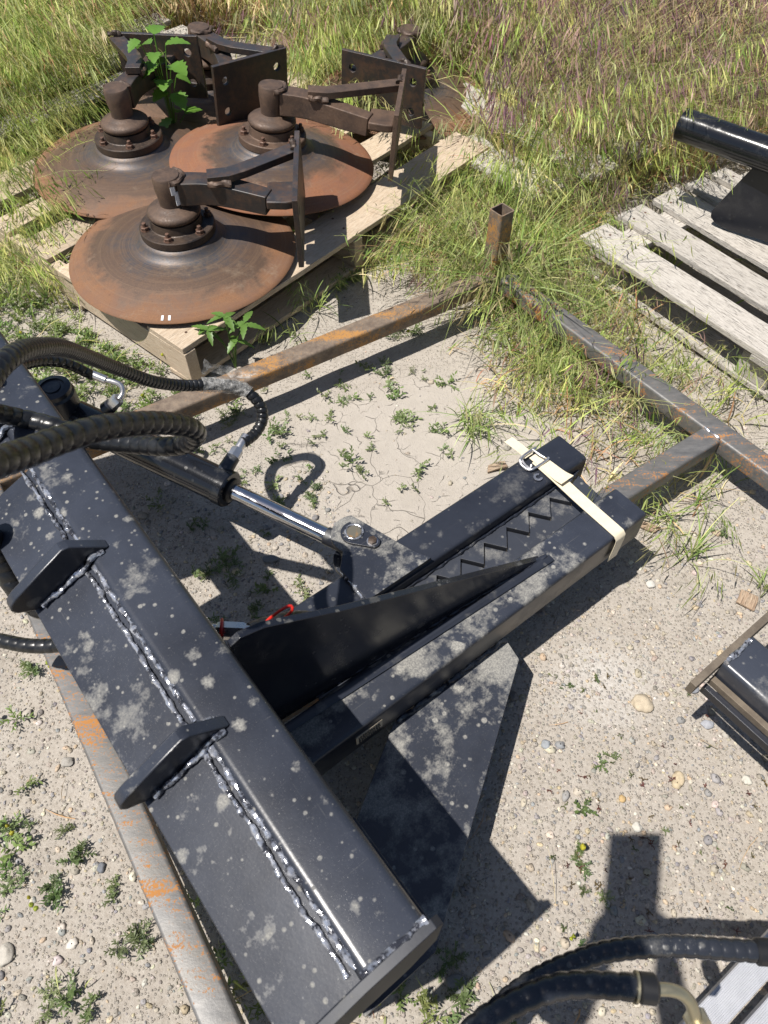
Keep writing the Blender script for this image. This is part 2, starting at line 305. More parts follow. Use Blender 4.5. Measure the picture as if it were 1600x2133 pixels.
# ------------------------------------------------------------------ mesh builder
class MB:
    def __init__(s): s.v = []; s.f = []
    def add(s, vs, fs):
        o = len(s.v); s.v += [Vector(p) for p in vs]; s.f += [tuple(i+o for i in f) for f in fs]; return s
    def box(s, c, sx, sy, sz, X=(1, 0, 0), Y=(0, 1, 0), Z=(0, 0, 1)):
        c = Vector(c); X = Vector(X)*sx/2; Y = Vector(Y)*sy/2; Z = Vector(Z)*sz/2
        vs = [c+X*i+Y*j+Z*k for k in (-1, 1) for j in (-1, 1) for i in (-1, 1)]
        return s.add(vs, [(0, 2, 3, 1), (4, 5, 7, 6), (0, 1, 5, 4), (2, 6, 7, 3), (0, 4, 6, 2), (1, 3, 7, 5)])
    def prism(s, pts, off):                # polygon of 3D points pushed along off
        off = Vector(off); p = [Vector(a) for a in pts]; n = len(p)
        nrm = sum((p[i].cross(p[(i+1) % n]) for i in range(n)), Vector())
        if nrm.dot(off) < 0: p.reverse()
        vs = p+[a+off for a in p]
        fs = [tuple(reversed(range(n))), tuple(range(n, 2*n))]+[(i, (i+1) % n, (i+1) % n+n, i+n) for i in range(n)]
        return s.add(vs, fs)
    def plan(s, pts, z0, z1): return s.prism([(x, y, z0) for x, y in pts], (0, 0, z1-z0))
    def lathe(s, prof, c=(0, 0, 0), ax=(0, 0, 1), n=40, closed=False):
        c = Vector(c); ax = Vector(ax).normalized(); U = ax.orthogonal().normalized(); V = ax.cross(U); vs = []; m = len(prof)
        for i in range(n):
            a = 2*math.pi*i/n; d = U*math.cos(a)+V*math.sin(a)
            vs += [c+d*r+ax*h for r, h in prof]
        fs = []
        for i in range(n):
            j = (i+1) % n
            for k in range(m if closed else m-1):
                l = (k+1) % m; fs.append((i*m+k, j*m+k, j*m+l, i*m+l))
        s.add(vs, fs)
        if not closed:
            o = len(s.v)-n*m
            if prof[0][0] > 1e-5: s.f.append(tuple(o+i*m for i in reversed(range(n))))
            if prof[-1][0] > 1e-5: s.f.append(tuple(o+i*m+m-1 for i in range(n)))
        return s
    def cyl(s, p0, p1, r, r1=None, n=28, ch=0.):
        p0 = Vector(p0); p1 = Vector(p1); L = (p1-p0).length; r1 = r if r1 is None else r1
        pr = [(r, 0), (r1, L)] if ch <= 0 else [(r-ch, 0), (r, ch), (r1, L-ch), (r1-ch, L)]
        return s.lathe(pr, p0, p1-p0, n)
    def tube(s, path, rad, n=12, cap=True, prof=None):
        P = [Vector(p) for p in path]; m = len(P); T = [(P[min(i+1, m-1)]-P[max(i-1, 0)]).normalized() for i in range(m)]
        u = T[0].orthogonal().normalized(); vs = []
        for i in range(m):
            if i: u = T[i-1].rotation_difference(T[i]) @ u
            u = (u-T[i]*u.dot(T[i])).normalized(); v = T[i].cross(u)
            for k in range(n):
                a = 2*math.pi*k/n; r = rad(i, a) if callable(rad) else rad
                vs.append(P[i]+(u*math.cos(a)+v*math.sin(a))*r)
        fs = [(i*n+k, i*n+(k+1) % n, (i+1)*n+(k+1) % n, (i+1)*n+k) for i in range(m-1) for k in range(n)]
        if cap: fs += [tuple(reversed(range(n))), tuple(range((m-1)*n, m*n))]
        return s.add(vs, fs)
    def rect_tube(s, p0, p1, w_, h_, r=.01, up=(0, 0, 1), wall=0, seg=4):   # rolled square tube, centre line p0-p1
        p0 = Vector(p0); p1 = Vector(p1); T = (p1-p0).normalized(); Z = Vector(up); Z = (Z-T*Z.dot(T)).normalized(); Y = Z.cross(T)
        def ring(w, h, r):
            o = []
            for cx, cy, a0 in ((w/2-r, h/2-r, 0), (-w/2+r, h/2-r, 90), (-w/2+r, -h/2+r, 180), (w/2-r, -h/2+r, 270)):
                for k in range(seg+1):
                    a = R(a0+90*k/seg); o.append((cx+r*math.cos(a), cy+r*math.sin(a)))
            return o
        o = ring(w_, h_, r); n = len(o); vs = [p+Y*a+Z*b for p in (p0, p1) for a, b in o]
        fs = [(k, (k+1) % n, (k+1) % n+n, k+n) for k in range(n)]
        if wall:
            i_ = ring(w_-2*wall, h_-2*wall, max(.001, r-wall)); vs += [p+Y*a+Z*b for p in (p0, p1) for a, b in i_]
            fs += [(2*n+k, 3*n+k, 3*n+(k+1) % n, 2*n+(k+1) % n) for k in range(n)]
            fs += [(k, 2*n+k, 2*n+(k+1) % n, (k+1) % n) for k in range(n)]+[(n+k, n+(k+1) % n, 3*n+(k+1) % n, 3*n+k) for k in range(n)]
        else: fs += [tuple(reversed(range(n))), tuple(range(n, 2*n))]
        return s.add(vs, fs)
    def hexnut(s, c, r, h, ax=(0, 0, 1)): return s.lathe([(r*.85, 0), (r, h*.12), (r, h*.88), (r*.85, h)], c, ax, 6)

def link_mesh(name, vs, fs, mat, loc=None):
    me = bpy.data.meshes.new(name); me.from_pydata([tuple(v) for v in vs], [], fs); me.update()
    bm = bmesh.new(); bm.from_mesh(me); bmesh.ops.recalc_face_normals(bm, faces=bm.faces); bm.to_mesh(me); bm.free()
    if mat: me.materials.append(mat)
    o = bpy.data.objects.new(name, me); sc.collection.objects.link(o)
    if loc is not None: o.location = loc
    return o
def finish(o, bevel=0., smooth=35, seg=2):
    me = o.data
    if smooth:
        me.polygons.foreach_set('use_smooth', [True]*len(me.polygons)); me.set_sharp_from_angle(angle=R(smooth))
    if bevel:
        b = o.modifiers.new('bevel', 'BEVEL'); b.width = bevel; b.segments = seg; b.limit_method = 'ANGLE'; b.angle_limit = R(40); b.harden_normals = True
    return o
def tag(o, label=None, cat=None, group=None, kind=None):
    for k, v in (('label', label), ('category', cat), ('group', group), ('kind', kind)):
        if v: o[k] = v
    return o
class Thing:
    def __init__(s, name, label, cat, loc=(0, 0, 0), rz=0., group=None, rot=None):
        s.e = bpy.data.objects.new(name, None); sc.collection.objects.link(s.e); s.e.empty_display_size = .1
        s.e.location = loc; s.e.rotation_euler = rot if rot else (0, 0, rz); tag(s.e, label, cat, group)
        s.m = Matrix.LocRotScale(Vector(loc), (Matrix.Rotation(rz, 3, 'Z') if not rot else None) and Matrix.Rotation(rz, 3, 'Z').to_quaternion(), None); s.i = s.m.inverted()
    def L(s, p): return s.i @ Vector(p)
    def part(s, name, mb, mat, parent=None, bevel=0., smooth=35, label=None, seg=2):
        o = link_mesh(name, mb.v, mb.f, mat); o.parent = parent or s.e; finish(o, bevel, smooth, seg)
        if label: o['label'] = label
        return o
def spline(pts, step=.01):                 # Catmull-Rom through pts, resampled evenly
    P = [Vector(p) for p in pts]; P = [P[0]*2-P[1]]+P+[P[-1]*2-P[-2]]; out = []
    for i in range(1, len(P)-2):
        p0, p1, p2, p3 = P[i-1:i+3]
        for k in range(24):
            t = k/24; out.append(.5*((2*p1)+(p2-p0)*t+(2*p0-5*p1+4*p2-p3)*t*t+(3*p1-p0-3*p2+p3)*t**3))
    out.append(P[-2]); res = [out[0]]; acc = 0
    for a, b in zip(out, out[1:]):
        d = (b-a).length
        if d < 1e-9: continue
        while acc+d >= step:
            t = (step-acc)/d; a = a.lerp(b, t); res.append(a.copy()); d = (b-a).length; acc = 0
            if d < 1e-9: break
        acc += d
    return res
def hose_mb(pts, r, pitch=.012, groove=.10, bead=0., n=14):
    st = pitch/8; path = spline(pts, st)
    def rad(i, a):
        ph = ((i*st/pitch)+a/(2*math.pi)*(1 if not bead else 0)) % 1.0
        if bead: return r*(1-bead+bead*abs(math.sin(math.pi*ph))**.6)
        return r*(1-groove*1.5) if ph < .125 else r*(.985+.035*math.sin((ph-.125)/.875*math.pi))
    return MB().tube(path, rad, n)
def weld_mb(pts, r, jit=.25, step=.0026):
    path = spline(pts, step); sd = random.random()*90
    nz = lambda t, k: noise.noise(Vector((t*k+sd, sd*.3, 0)))
    rs = [r*(1.05+jit*1.1*nz(i*step, 70)+jit*1.1*nz(i*step, 190)) for i in range(len(path))]
    path = [p+Vector((nz(i*step+5, 45), nz(i*step+9, 45), nz(i*step, 80)*.5))*r*.55 for i, p in enumerate(path)]
    return MB().tube(path, lambda i, a: rs[i]*(1+.16*math.sin(2*a+i*.35)), 9)

# ------------------------------------------------------------------ ground
def hgt(x, y):
    return .012*noise.noise(Vector((x*1.7, y*1.7, 0)))+.005*noise.noise(Vector((x*9, y*9, 3)))
def build_ground():
    # fine mesh under the view, coarse ring out to the horizon, one sheet
    xs = [-200, -60, -20, -8, -4]+list(np.linspace(-3, 3, 150))+[4, 8, 20, 60, 200]
    ys = [-200, -60, -20, -6, -2]+list(np.linspace(-1, 6, 176))+[8, 12, 25, 60, 200]
    vs = []; nx = len(xs)
    for y in ys:
        for x in xs:
            vs.append((x, y, hgt(x, y)-.004))
    fs = [(j*nx+i, j*nx+i+1, (j+1)*nx+i+1, (j+1)*nx+i) for j in range(len(ys)-1) for i in range(nx-1)]
    o = link_mesh('ground', vs, fs, M['ground']); finish(o, 0, 180); o['kind'] = 'structure'
build_ground()

# ------------------------------------------------------------------ steel stand of square tube under the puller
def build_stand():
    base = at(1035, 560, .0); t = Thing('steel_stand', 'low rectangular stand of rusting square steel tube lying in the dirt under the black attachment', 'stand', (base.x, base.y, 0))
    ZT = .150; HH = .052; zc = ZT-HH/2; L = t.L
    A = at(1041, 562, ZT); d1 = Vector((-math.cos(R(32.2)), -math.sin(R(32.2)), 0)); d2 = Vector((math.cos(R(-55.4)), math.sin(R(-55.4)), 0))
    A.z = zc
    def rail(name, p, q, mat, w_=.060, label=None): return t.part(name, MB().rect_tube(L(p), L(q), w_, HH, .0075, wall=.004), mat, label=label, smooth=40)
    A1 = A+d1*.030
    end1 = A+d1*2.1
    rail('side_rail', A1, end1, M['frame_rust'], .062, 'orange rusted rail')
    J = at(1500, 893, ZT); J.z = zc
    dj = (J-A); d2 = Vector((dj.x, dj.y, 0)).normalized()
    rail('side_rail', A+d2*.036, A+d2*1.9, M['steel'], .060)
    K = at(1290, 1022, ZT); K.z = zc; dk = (K-J).normalized()
    rail('cross_rail', J+dk*.033, J+dk*1.45, M['steel'], .060)
    B0 = at(115, 1340, ZT); B1 = at(458, 2133, ZT); B0.z = B1.z = zc; db = (B1-B0).normalized()
    rail('side_rail', B0-db*.55, B1+db*.7, M['steel'], .060, 'grey rail streaked with orange rust')
    # corner post, open square tube standing up
    pc = Vector((.357, 2.088, 0)); yaw = R(38)
    mb = MB().rect_tube(L((pc.x, pc.y, -.01)), L((pc.x, pc.y, .335)), .056, .056, .007, up=(math.cos(yaw), math.sin(yaw), 0), wall=.0045)
    t.part('corner_post', mb, M['frame_rust'])
    w1 = [at(1012, 540, ZT+.003), at(1035, 533, ZT+.006), at(1062, 538, ZT+.003)]
    t.part('weld_bead', weld_mb([L(p) for p in w1], .005), M['zinc'])
    p = J+Vector((0, 0, HH/2+.001)); n2 = Vector((-d2.y, d2.x, 0))
    side = dk*.031
    t.part('weld_bead', weld_mb([L(p+side-d2*.026), L(p+side+d2*.026)], .004), M['zinc'])
    return t
build_stand()

# ------------------------------------------------------------------ the black skid steer attachment
TA = R(38); ca, sa = math.cos(TA), math.sin(TA)
def AB(px, py, z): p = at(px, py, z); return p.x*ca+p.y*sa, -p.x*sa+p.y*ca
def W(a, b, z): return Vector((a*ca-b*sa, a*sa+b*ca, z))
A0, B0_ = .60, .50
def build_puller():
    o = W(A0, B0_, 0); t = Thing('post_puller_attachment', 'large dusty black attachment with toothed clamp jaws, hydraulic cylinder and thick looping hoses', 'attachment', (o.x, o.y, 0), TA)
    def T(a, b, z): return Vector((a-A0, b-B0_, z))
    def G(p): return t.L(p)
    paint, clean, gloss, dusty = M['paint_beam'], M['paint_clean'], M['paint_gloss'], M['paint_dusty']
    # near cross beam: rolled square tube
    ZB, TW = .600, .100; al, ar = .030, .130; am = (al+ar)/2
    t.part('cross_beam', MB().rect_tube(T(am, .080, ZB-TW/2), T(am, 1.75, ZB-TW/2), TW, TW, .016, seg=6), paint, smooth=50)
    # sloping top lip of the quick-attach plate
    zl0, zl1, ea = .588, .545, -.076
    lip = MB().prism([T(al+.002, 0.082, zl0), T(ea, .082, zl1), T(ea, .082, zl1-.010), T(al+.002, .082, zl0-.010)], (0, .975, 0))
    t.part('mounting_lip', lip, paint, bevel=.0015)
    lip2 = MB().prism([T(al+.002, 1.13, zl0), T(ea, 1.16, zl1), T(ea, 1.16, zl1-.010), T(al+.002, 1.13, zl0-.010)], (0, .5, 0))
    t.part('mounting_lip', lip2, paint, bevel=.0015)
    # back plate behind it and its bottom edge, down to the stand
    t.part('back_plate', MB().prism([T(-.040, .095, .54), T(.020, .095, .50), T(.020, .095, .145), T(-.040, .095, .145), ], (0, .010, 0)), paint, bevel=.001)
    t.part('back_plate', MB().box(T(.012, .46, .335), .010, .70, .39), paint, bevel=.001)
    # end plate closing the beam
    ep = [(-.082, .552), (.030, .606), (.132, .606), (.143, .594), (.143, .46), (.10, .40), (-.05, .40), (-.082, .50)]
    t.part('end_plate', MB().prism([T(a, .068, z) for a, z in ep], (0, .013, 0)), M['paint_rim'], bevel=.001)
    t.part('side_flange', MB().box(T(.1375, .165, .475), .009, .165, .09), M['paint_rim'], bevel=.0015)
    # weld beads along the seam, broken by the hook tabs
    tabs = [.815, .440, 1.175]; segs = [(.095, .425), (.468, .795), (.840, 1.125)]
    for b0, b1 in segs:
        n = max(3, int((b1-b0)/.04))
        ps = [T(al+.004+random.uniform(-.0015, .0015), b0+(b1-b0)*i/n, zl0+.004) for i in range(n+1)]
        t.part('weld_bead', weld_mb(ps, .0046, .38), M['weld'])
        ps = [T(al-.010+random.uniform(-.002, .002), b0+(b1-b0)*i/n, zl0-.0005) for i in range(n+1)]
        t.part('weld_bead', weld_mb(ps, .0034, .45), M['weld'])
    # hook tabs
    def tab(b):
        th = .020
        prof = [(.070, .601), (.062, .607), (.016, .648), (.004, .650), (-.088, .600), (-.100, .590), (-.104, .578), (-.098, .566), (-.082, .556), (-.072, .548), (.022, .590), (.034, .6005)]
        t.part('hook_tab', MB().prism([T(a, b-th/2, z) for a, z in prof], (0, th, 0)), paint, bevel=.003)
        for s in (-1, 1):
            ps = [T(.058, b+s*(th/2+.001), .603), T(.034, b+s*(th/2+.003), .603), T(.015, b+s*(th/2+.004), .589), T(-.062, b+s*(th/2+.003), .556)]
            t.part('weld_bead', weld_mb(ps, .0048, .4), M['weld'])
    for b in tabs: tab(b)
    t.part('weld_bead', weld_mb([T(.128-.096*i/8, .0835, .602) for i in range(9)], .0045, .3), M['weld'])

    # arms
    ZA, AW = .240, .097
    f0, f1 = .431, .528; g0, g1 = .630, .727
    fe, ge = 1.092, 1.110
    t.part('fixed_arm', MB().rect_tube(T(.0, (f0+f1)/2, ZA-AW/2), T(fe, (f0+f1)/2, ZA-AW/2), AW, AW, .011, seg=5), dusty, smooth=50)
    t.part('moving_arm', MB().rect_tube(T(.16, (g0+g1)/2, ZA-AW/2), T(ge, (g0+g1)/2, ZA-AW/2), AW, AW, .011, seg=5), clean, smooth=50)
    # toothed jaw plates
    N0, Q0 = .614, .571; pts_n = []; pts_q = []
    for k in range(-2, 11):
        pts_n.append((.978-.070*k, N0)); pts_q.append((1.009-.070*k, Q0))
    zz = []
    for k in range(13): zz += [pts_q[k], pts_n[k]]
    zz = [p for p in zz if p[0] < 1.075 and p[0] > .12]
    up_ = [(1.095, g0+.004)]+[(1.095, zz[0][1]+.02)]+[(a, b+.0022) for a, b in zz]+[(zz[-1][0]-.02, g0+.004)]
    lo_ = [(1.080, f1-.004)]+[(1.088, zz[0][1]+.012)]+[(a-.0015, b-.0022) for a, b in zz]+[(zz[-1][0]-.02, f1-.004)]
    t.part('toothed_plate', MB().plan([(a-A0, b-B0_) for a, b in up_], .188, .204), M['paint_tooth'], bevel=.001)
    t.part('toothed_plate', MB().plan([(a-A0, b-B0_) for a, b in lo_], .178, .195), M['paint_tooth'], bevel=.001)
    t.part('weld_bead', weld_mb([T(a, g0-.001, .206) for a in np.linspace(.25, 1.09, 30)], .0045, .3), clean)
    # long vertical gusset from arm up to beam
    gp = [AB(1125, 1160, .243)+(.243,)]
    apex = T(.835, .488, .241)
    P = [T(.812, .490, .243), T(.327, .528, .500), T(.190, .538, .584), T(.150, .540, .594), T(.132, .541, .585), T(.132, .541, .43), T(.06, .545, .235), T(.30, .528, .235), T(.820, .489, .235)]
    n_ = Vector((.08, 1, 0)).normalized()
    t.part('tall_gusset', MB().prism(P, n_*.013), M['paint_gusset'], bevel=.0015)
    t.part('weld_bead', weld_mb([T(a, .489+(.835-a)*.082, .242) for a in np.linspace(.14, .83, 30)], .0055, .3), clean)
    t.part('gusset_flange', MB().prism([T(.835, .470, .244), T(.14, .505, .244), T(.14, .513, .252), T(.835, .478, .246)], (0, .010, 0)), clean, bevel=.001)
    # horizontal brace plate
    hp = [(.672, f0+.002), (.661, .378), (.17, .075), (.02, .075), (.02, .225), (.362, f0+.002)]
    t.part('brace_plate', MB().plan([(a-A0, b-B0_) for a, b in hp], .122, .134), M['paint_brace'], bevel=.0012)
    t.part('weld_bead', weld_mb([T(a, f0-.001, .137) for a in np.linspace(.37, .67, 14)], .0055, .5), dusty)
    # sticker on the arm's side
    st = t.part('sticker', MB().box(T(.300, f0-.0012, .195), .062, .002, .034), M['label'])
    mk = MB()
    for r_ in range(4):
        x = -.026
        while x < .024:
            wd = random.uniform(.0015, .005); mk.box(T(.300+x+wd/2, f0-.0026, .207-.008*r_), wd, .0012, .0045); x += wd+random.uniform(.0012, .002)
    t.part('print', mk, M['ink'], parent=st)

    # cylinder ear on the moving arm
    ZE = ZA+.0155
    c1 = AB(738, 1112, ZE); c2 = AB(776, 1131, ZE)
    def arc(cx, cy, r, a0, a1, n=10): return [(cx+r*math.cos(R(a0+(a1-a0)*i/n)), cy+r*math.sin(R(a0+(a1-a0)*i/n))) for i in range(n+1)]
    e1 = AB(862, 1148, ZE); e2 = AB(886, 1190, ZE); e3 = AB(765, 1250, ZE); e4 = AB(703, 1180, ZE)
    ear = arc(c1[0], c1[1], .052, 205, 60, 14)+[e1, (e1[0]+.02, g0+.004), (e3[0], g0+.004), (e4[0], g1+.004)]
    t.part('pivot_ear', MB().plan([(a-A0, b-B0_) for a, b in ear], ZA+.0025, ZE), dusty, bevel=.0015)
    low = arc(c1[0], c1[1], .052, 205, 60, 14)+[(e1[0], g1-.002), (e3[0], g1-.002)]
    t.part('pivot_ear', MB().plan([(a-A0, b-B0_) for a, b in low], ZA-AW, ZA-AW+.013), paint, bevel=.0015)
    keep = arc(c1[0], c1[1], .030, 215, 72, 10)+arc(c2[0], c2[1], .017, 50, -110, 8)
    keeper = t.part('pin_keeper', MB().plan([(a-A0, b-B0_) for a, b in keep], ZE+.0005, ZE+.0065), paint, bevel=.001)
    pin = t.part('pivot_pin', MB().cyl(T(*c1, .120), T(*c1, ZE+.010), .0165, ch=.0012), M['brass_pin'])
    t.part('retaining_ring', MB().tube([T(c1[0]+.019*math.cos(R(x)), c1[1]+.019*math.sin(R(x)), ZE+.0075) for x in range(0, 361, 15)], .0028, 8, cap=False), M['weld'], parent=pin)
    bo = t.part('keeper_bolt', MB().hexnut(T(*c2, ZE+.0065), .0105, .0075), M['cast_dark'])
    t.part('washer', MB().cyl(T(*c2, ZE+.0064), T(*c2, ZE+.0080), .0125), M['zinc'], parent=bo)
    t.part('weld_bead', weld_mb([T(e4[0]+.0, g1+.001, ZA+.006), T(e4[0]+.004, g1-.03, ZA+.007), T(*(Vector((*e3, 0))+Vector((0, .002, 0)))[:2], ZA+.007)], .0058, .45), M['weld'])

    # hydraulic cylinder
    zc = .195
    rod1 = G(at(684, 1117, zc)); gl = G(at(484, 1020, .205)); rear = G(at(160, 868, .23)); gl2 = rear+(gl-rear)*1.0
    ax = (rod1-rear).normalized(); rear = rod1-ax*(rod1-rear).length
    glp = rear+ax*(gl-rear).dot(ax)
    eyec = T(*c1, zc)
    rodax = (eyec-glp).normalized()
    t.part('rod_eye', MB().cyl(eyec-Vector((0, 0, .034)), eyec+Vector((0, 0, .034)), .034, ch=.003).cyl(eyec-rodax*.075, eyec-rodax*.028, .0215), clean)
    t.part('piston_rod', MB().cyl(glp-rodax*.02, eyec-rodax*.074, .0195, n=40), M['chrome'])
    bar = t.part('cylinder_barrel', MB().lathe([(.038, 0), (.043, .004), (.043, (glp-rear).length-.030), (.0455, (glp-rear).length-.028), (.0455, (glp-rear).length-.003), (.043, (glp-rear).length), (.024, (glp-rear).length)], rear, rodax, 44), gloss, smooth=30)
    t.part('gland', MB().lathe([(.030, 0), (.030, .006), (.0235, .010), (.0215, .010)], glp-rodax*.001, rodax, 36), M['seal'], parent=bar)
    def port(px, py, z, ppx, ppy, pz, lab='port'):
        p = G(at(px, py, z)); q = G(at(ppx, ppy, pz)); d = (q-p).normalized(); L_ = (q-p).length
        t.part(lab, MB().cyl(p, p+d*L_*.42, .019, .017), clean, parent=bar)
        return p, q, d, L_
    # front port and its hose
    p, q, d, L_ = port(465, 985, .235, 512, 910, .252)
    fit = t.part('hose_fitting', MB().hexnut(p+d*L_*.36, .0155, L_*.30, d).cyl(p+d*L_*.62, p+d*L_*1.02, .0105, .0125), M['zinc'], smooth=30)
    def HP(*l): return [G(atw(x, y, wd, .0275)) if isinstance(wd, (int, float)) and wd > 3 else G(at(x, y, wd)) for x, y, wd in l]
    h1 = HP((-60, 900, 1.02), (-25, 800, 1.00), (20, 745, .985), (70, 725, .93), (130, 725, .83), (195, 748, .68), (250, 770, .56), (320, 795, .45), (385, 803, .375), (450, 801, .345), (500, 808, .325), (538, 838, .295), (547, 872, .262), (532, 902, .245), (507, 922, .250))
    t.part('hydraulic_hose', hose_mb(h1, .0138, .0135), M['hose'], smooth=40)
    h2 = HP((-20, 790, .62), (40, 762, .52), (90, 752, .45), (140, 758, .40), (192, 782, .34))
    t.part('hydraulic_hose', hose_mb(h2, .0125, .02), M['hose'], smooth=40)
    el = [G(at(x, y, z)) for x, y, z in ((188, 778, .345), (215, 790, .335), (236, 795, .33), (252, 803, .322), (256, 818, .31), (248, 832, .30))]
    t.part('steel_elbow', MB().tube(spline(el, .006), .0068, 14).cyl(el[0], el[1].lerp(el[2], .3), .0105), M['zinc'])
    p, q, d, L_ = port(222, 853, .265, 250, 828, .30)
    t.part('hose_fitting', MB().hexnut(p+d*L_*.35, .0155, L_*.6, d), M['zinc'])
    # rear pivot of the cylinder with its round cap
    rc = G(at(108, 806, .33)); rc.z = 0
    z_ = .33
    t.part('rear_pivot', MB().lathe([(.047, z_-.15), (.047, z_-.020), (.043, z_-.014), (.043, z_-.002), (.034, z_), (.030, z_+.001), (.029, z_-.003), (.020, z_-.003), (.019, z_), (.0, z_)], rc, (0, 0, 1), 36), clean, smooth=30)
    t.part('pivot_bracket', MB().box(rc+Vector((-.04, 0, z_-.125)), .11, .11, .016).box(rc+Vector((-.04, 0, z_-.040)), .09, .085, .014), clean, bevel=.002)
    # upper loop hose
    h3 = HP((-70, 985, 1.05), (-20, 968, 1.03), (50, 945, .985), (130, 915, .94), (210, 892, .90), (290, 882, .85), (350, 882, .80), (392, 890, .755), (408, 905, .71), (385, 925, .66), (340, 930, .63), (270, 925, .60), (190, 915, .585), (120, 890, .60), (40, 870, .62), (-60, 850, .7))
    t.part('hydraulic_hose', hose_mb(h3, .0172, .0235, .07), M['hose'], smooth=40)
    h4 = HP((-50, 1090, .60), (-5, 1150, .52), (40, 1225, .45), (85, 1262, .41), (150, 1268, .38), (230, 1262, .36))
    t.part('hydraulic_hose', hose_mb(h4, .0235, .022, .06), M['hose'], smooth=40)
    h5 = HP((-60, 1322, .34), (0, 1334, .35), (60, 1345, .36), (120, 1344, .37), (200, 1330, .40), (300, 1290, .42))
    t.part('hydraulic_hose', hose_mb(h5, .0135, .018, .05), M['hose'], smooth=40)
    # quick coupler with red tag loops
    q0 = G(at(452, 1313, .42)); q1 = G(at(520, 1316, .42)); qd = (q1-q0).normalized()
    cp = t.part('quick_coupler', MB().hexnut(q0, .0165, .052, qd).cyl(q0+qd*.052, q0+qd*.068, .0125).cyl(q0-qd*.05, q0, .012), M['zinc'], smooth=30)
    hh = [q1, G(at(560, 1302, .40)), G(at(620, 1290, .36)), G(at(690, 1300, .30)), G(at(760, 1340, .27))]
    t.part('hydraulic_hose', hose_mb(hh, .0165, .02, .04), M['hose'], smooth=40)
    ra = q0+qd*.008
    U = qd.orthogonal().normalized(); V = qd.cross(U)
    t.part('red_tag_loop', MB().tube([ra+(U*math.cos(R(x))+V*math.sin(R(x)))*.0195+qd*.004*math.sin(R(x)) for x in range(0, 361, 15)], .0028, 8, cap=False), M['red'])
    lp = [at(535, 1318, .44), at(560, 1290, .47), at(590, 1268, .49), at(606, 1262, .49), at(608, 1272, .485), at(590, 1290, .47), at(565, 1318, .44), at(550, 1328, .43)]
    t.part('red_tag_loop', MB().tube(spline([G(x) for x in lp], .004), .0028, 8), M['red'])
    return t
def pin_mat():
    q = NB('worn_pin'); co = q.coord(); n = q.noise(70, 5, .7, co)
    return q.set(Base_Color=q.mix(q.ramp(n, .55, .68), (.13, .12, .095), (.32, .17, .06)), Roughness=.6, Metallic=.4)
M['brass_pin'] = pin_mat()
build_puller()

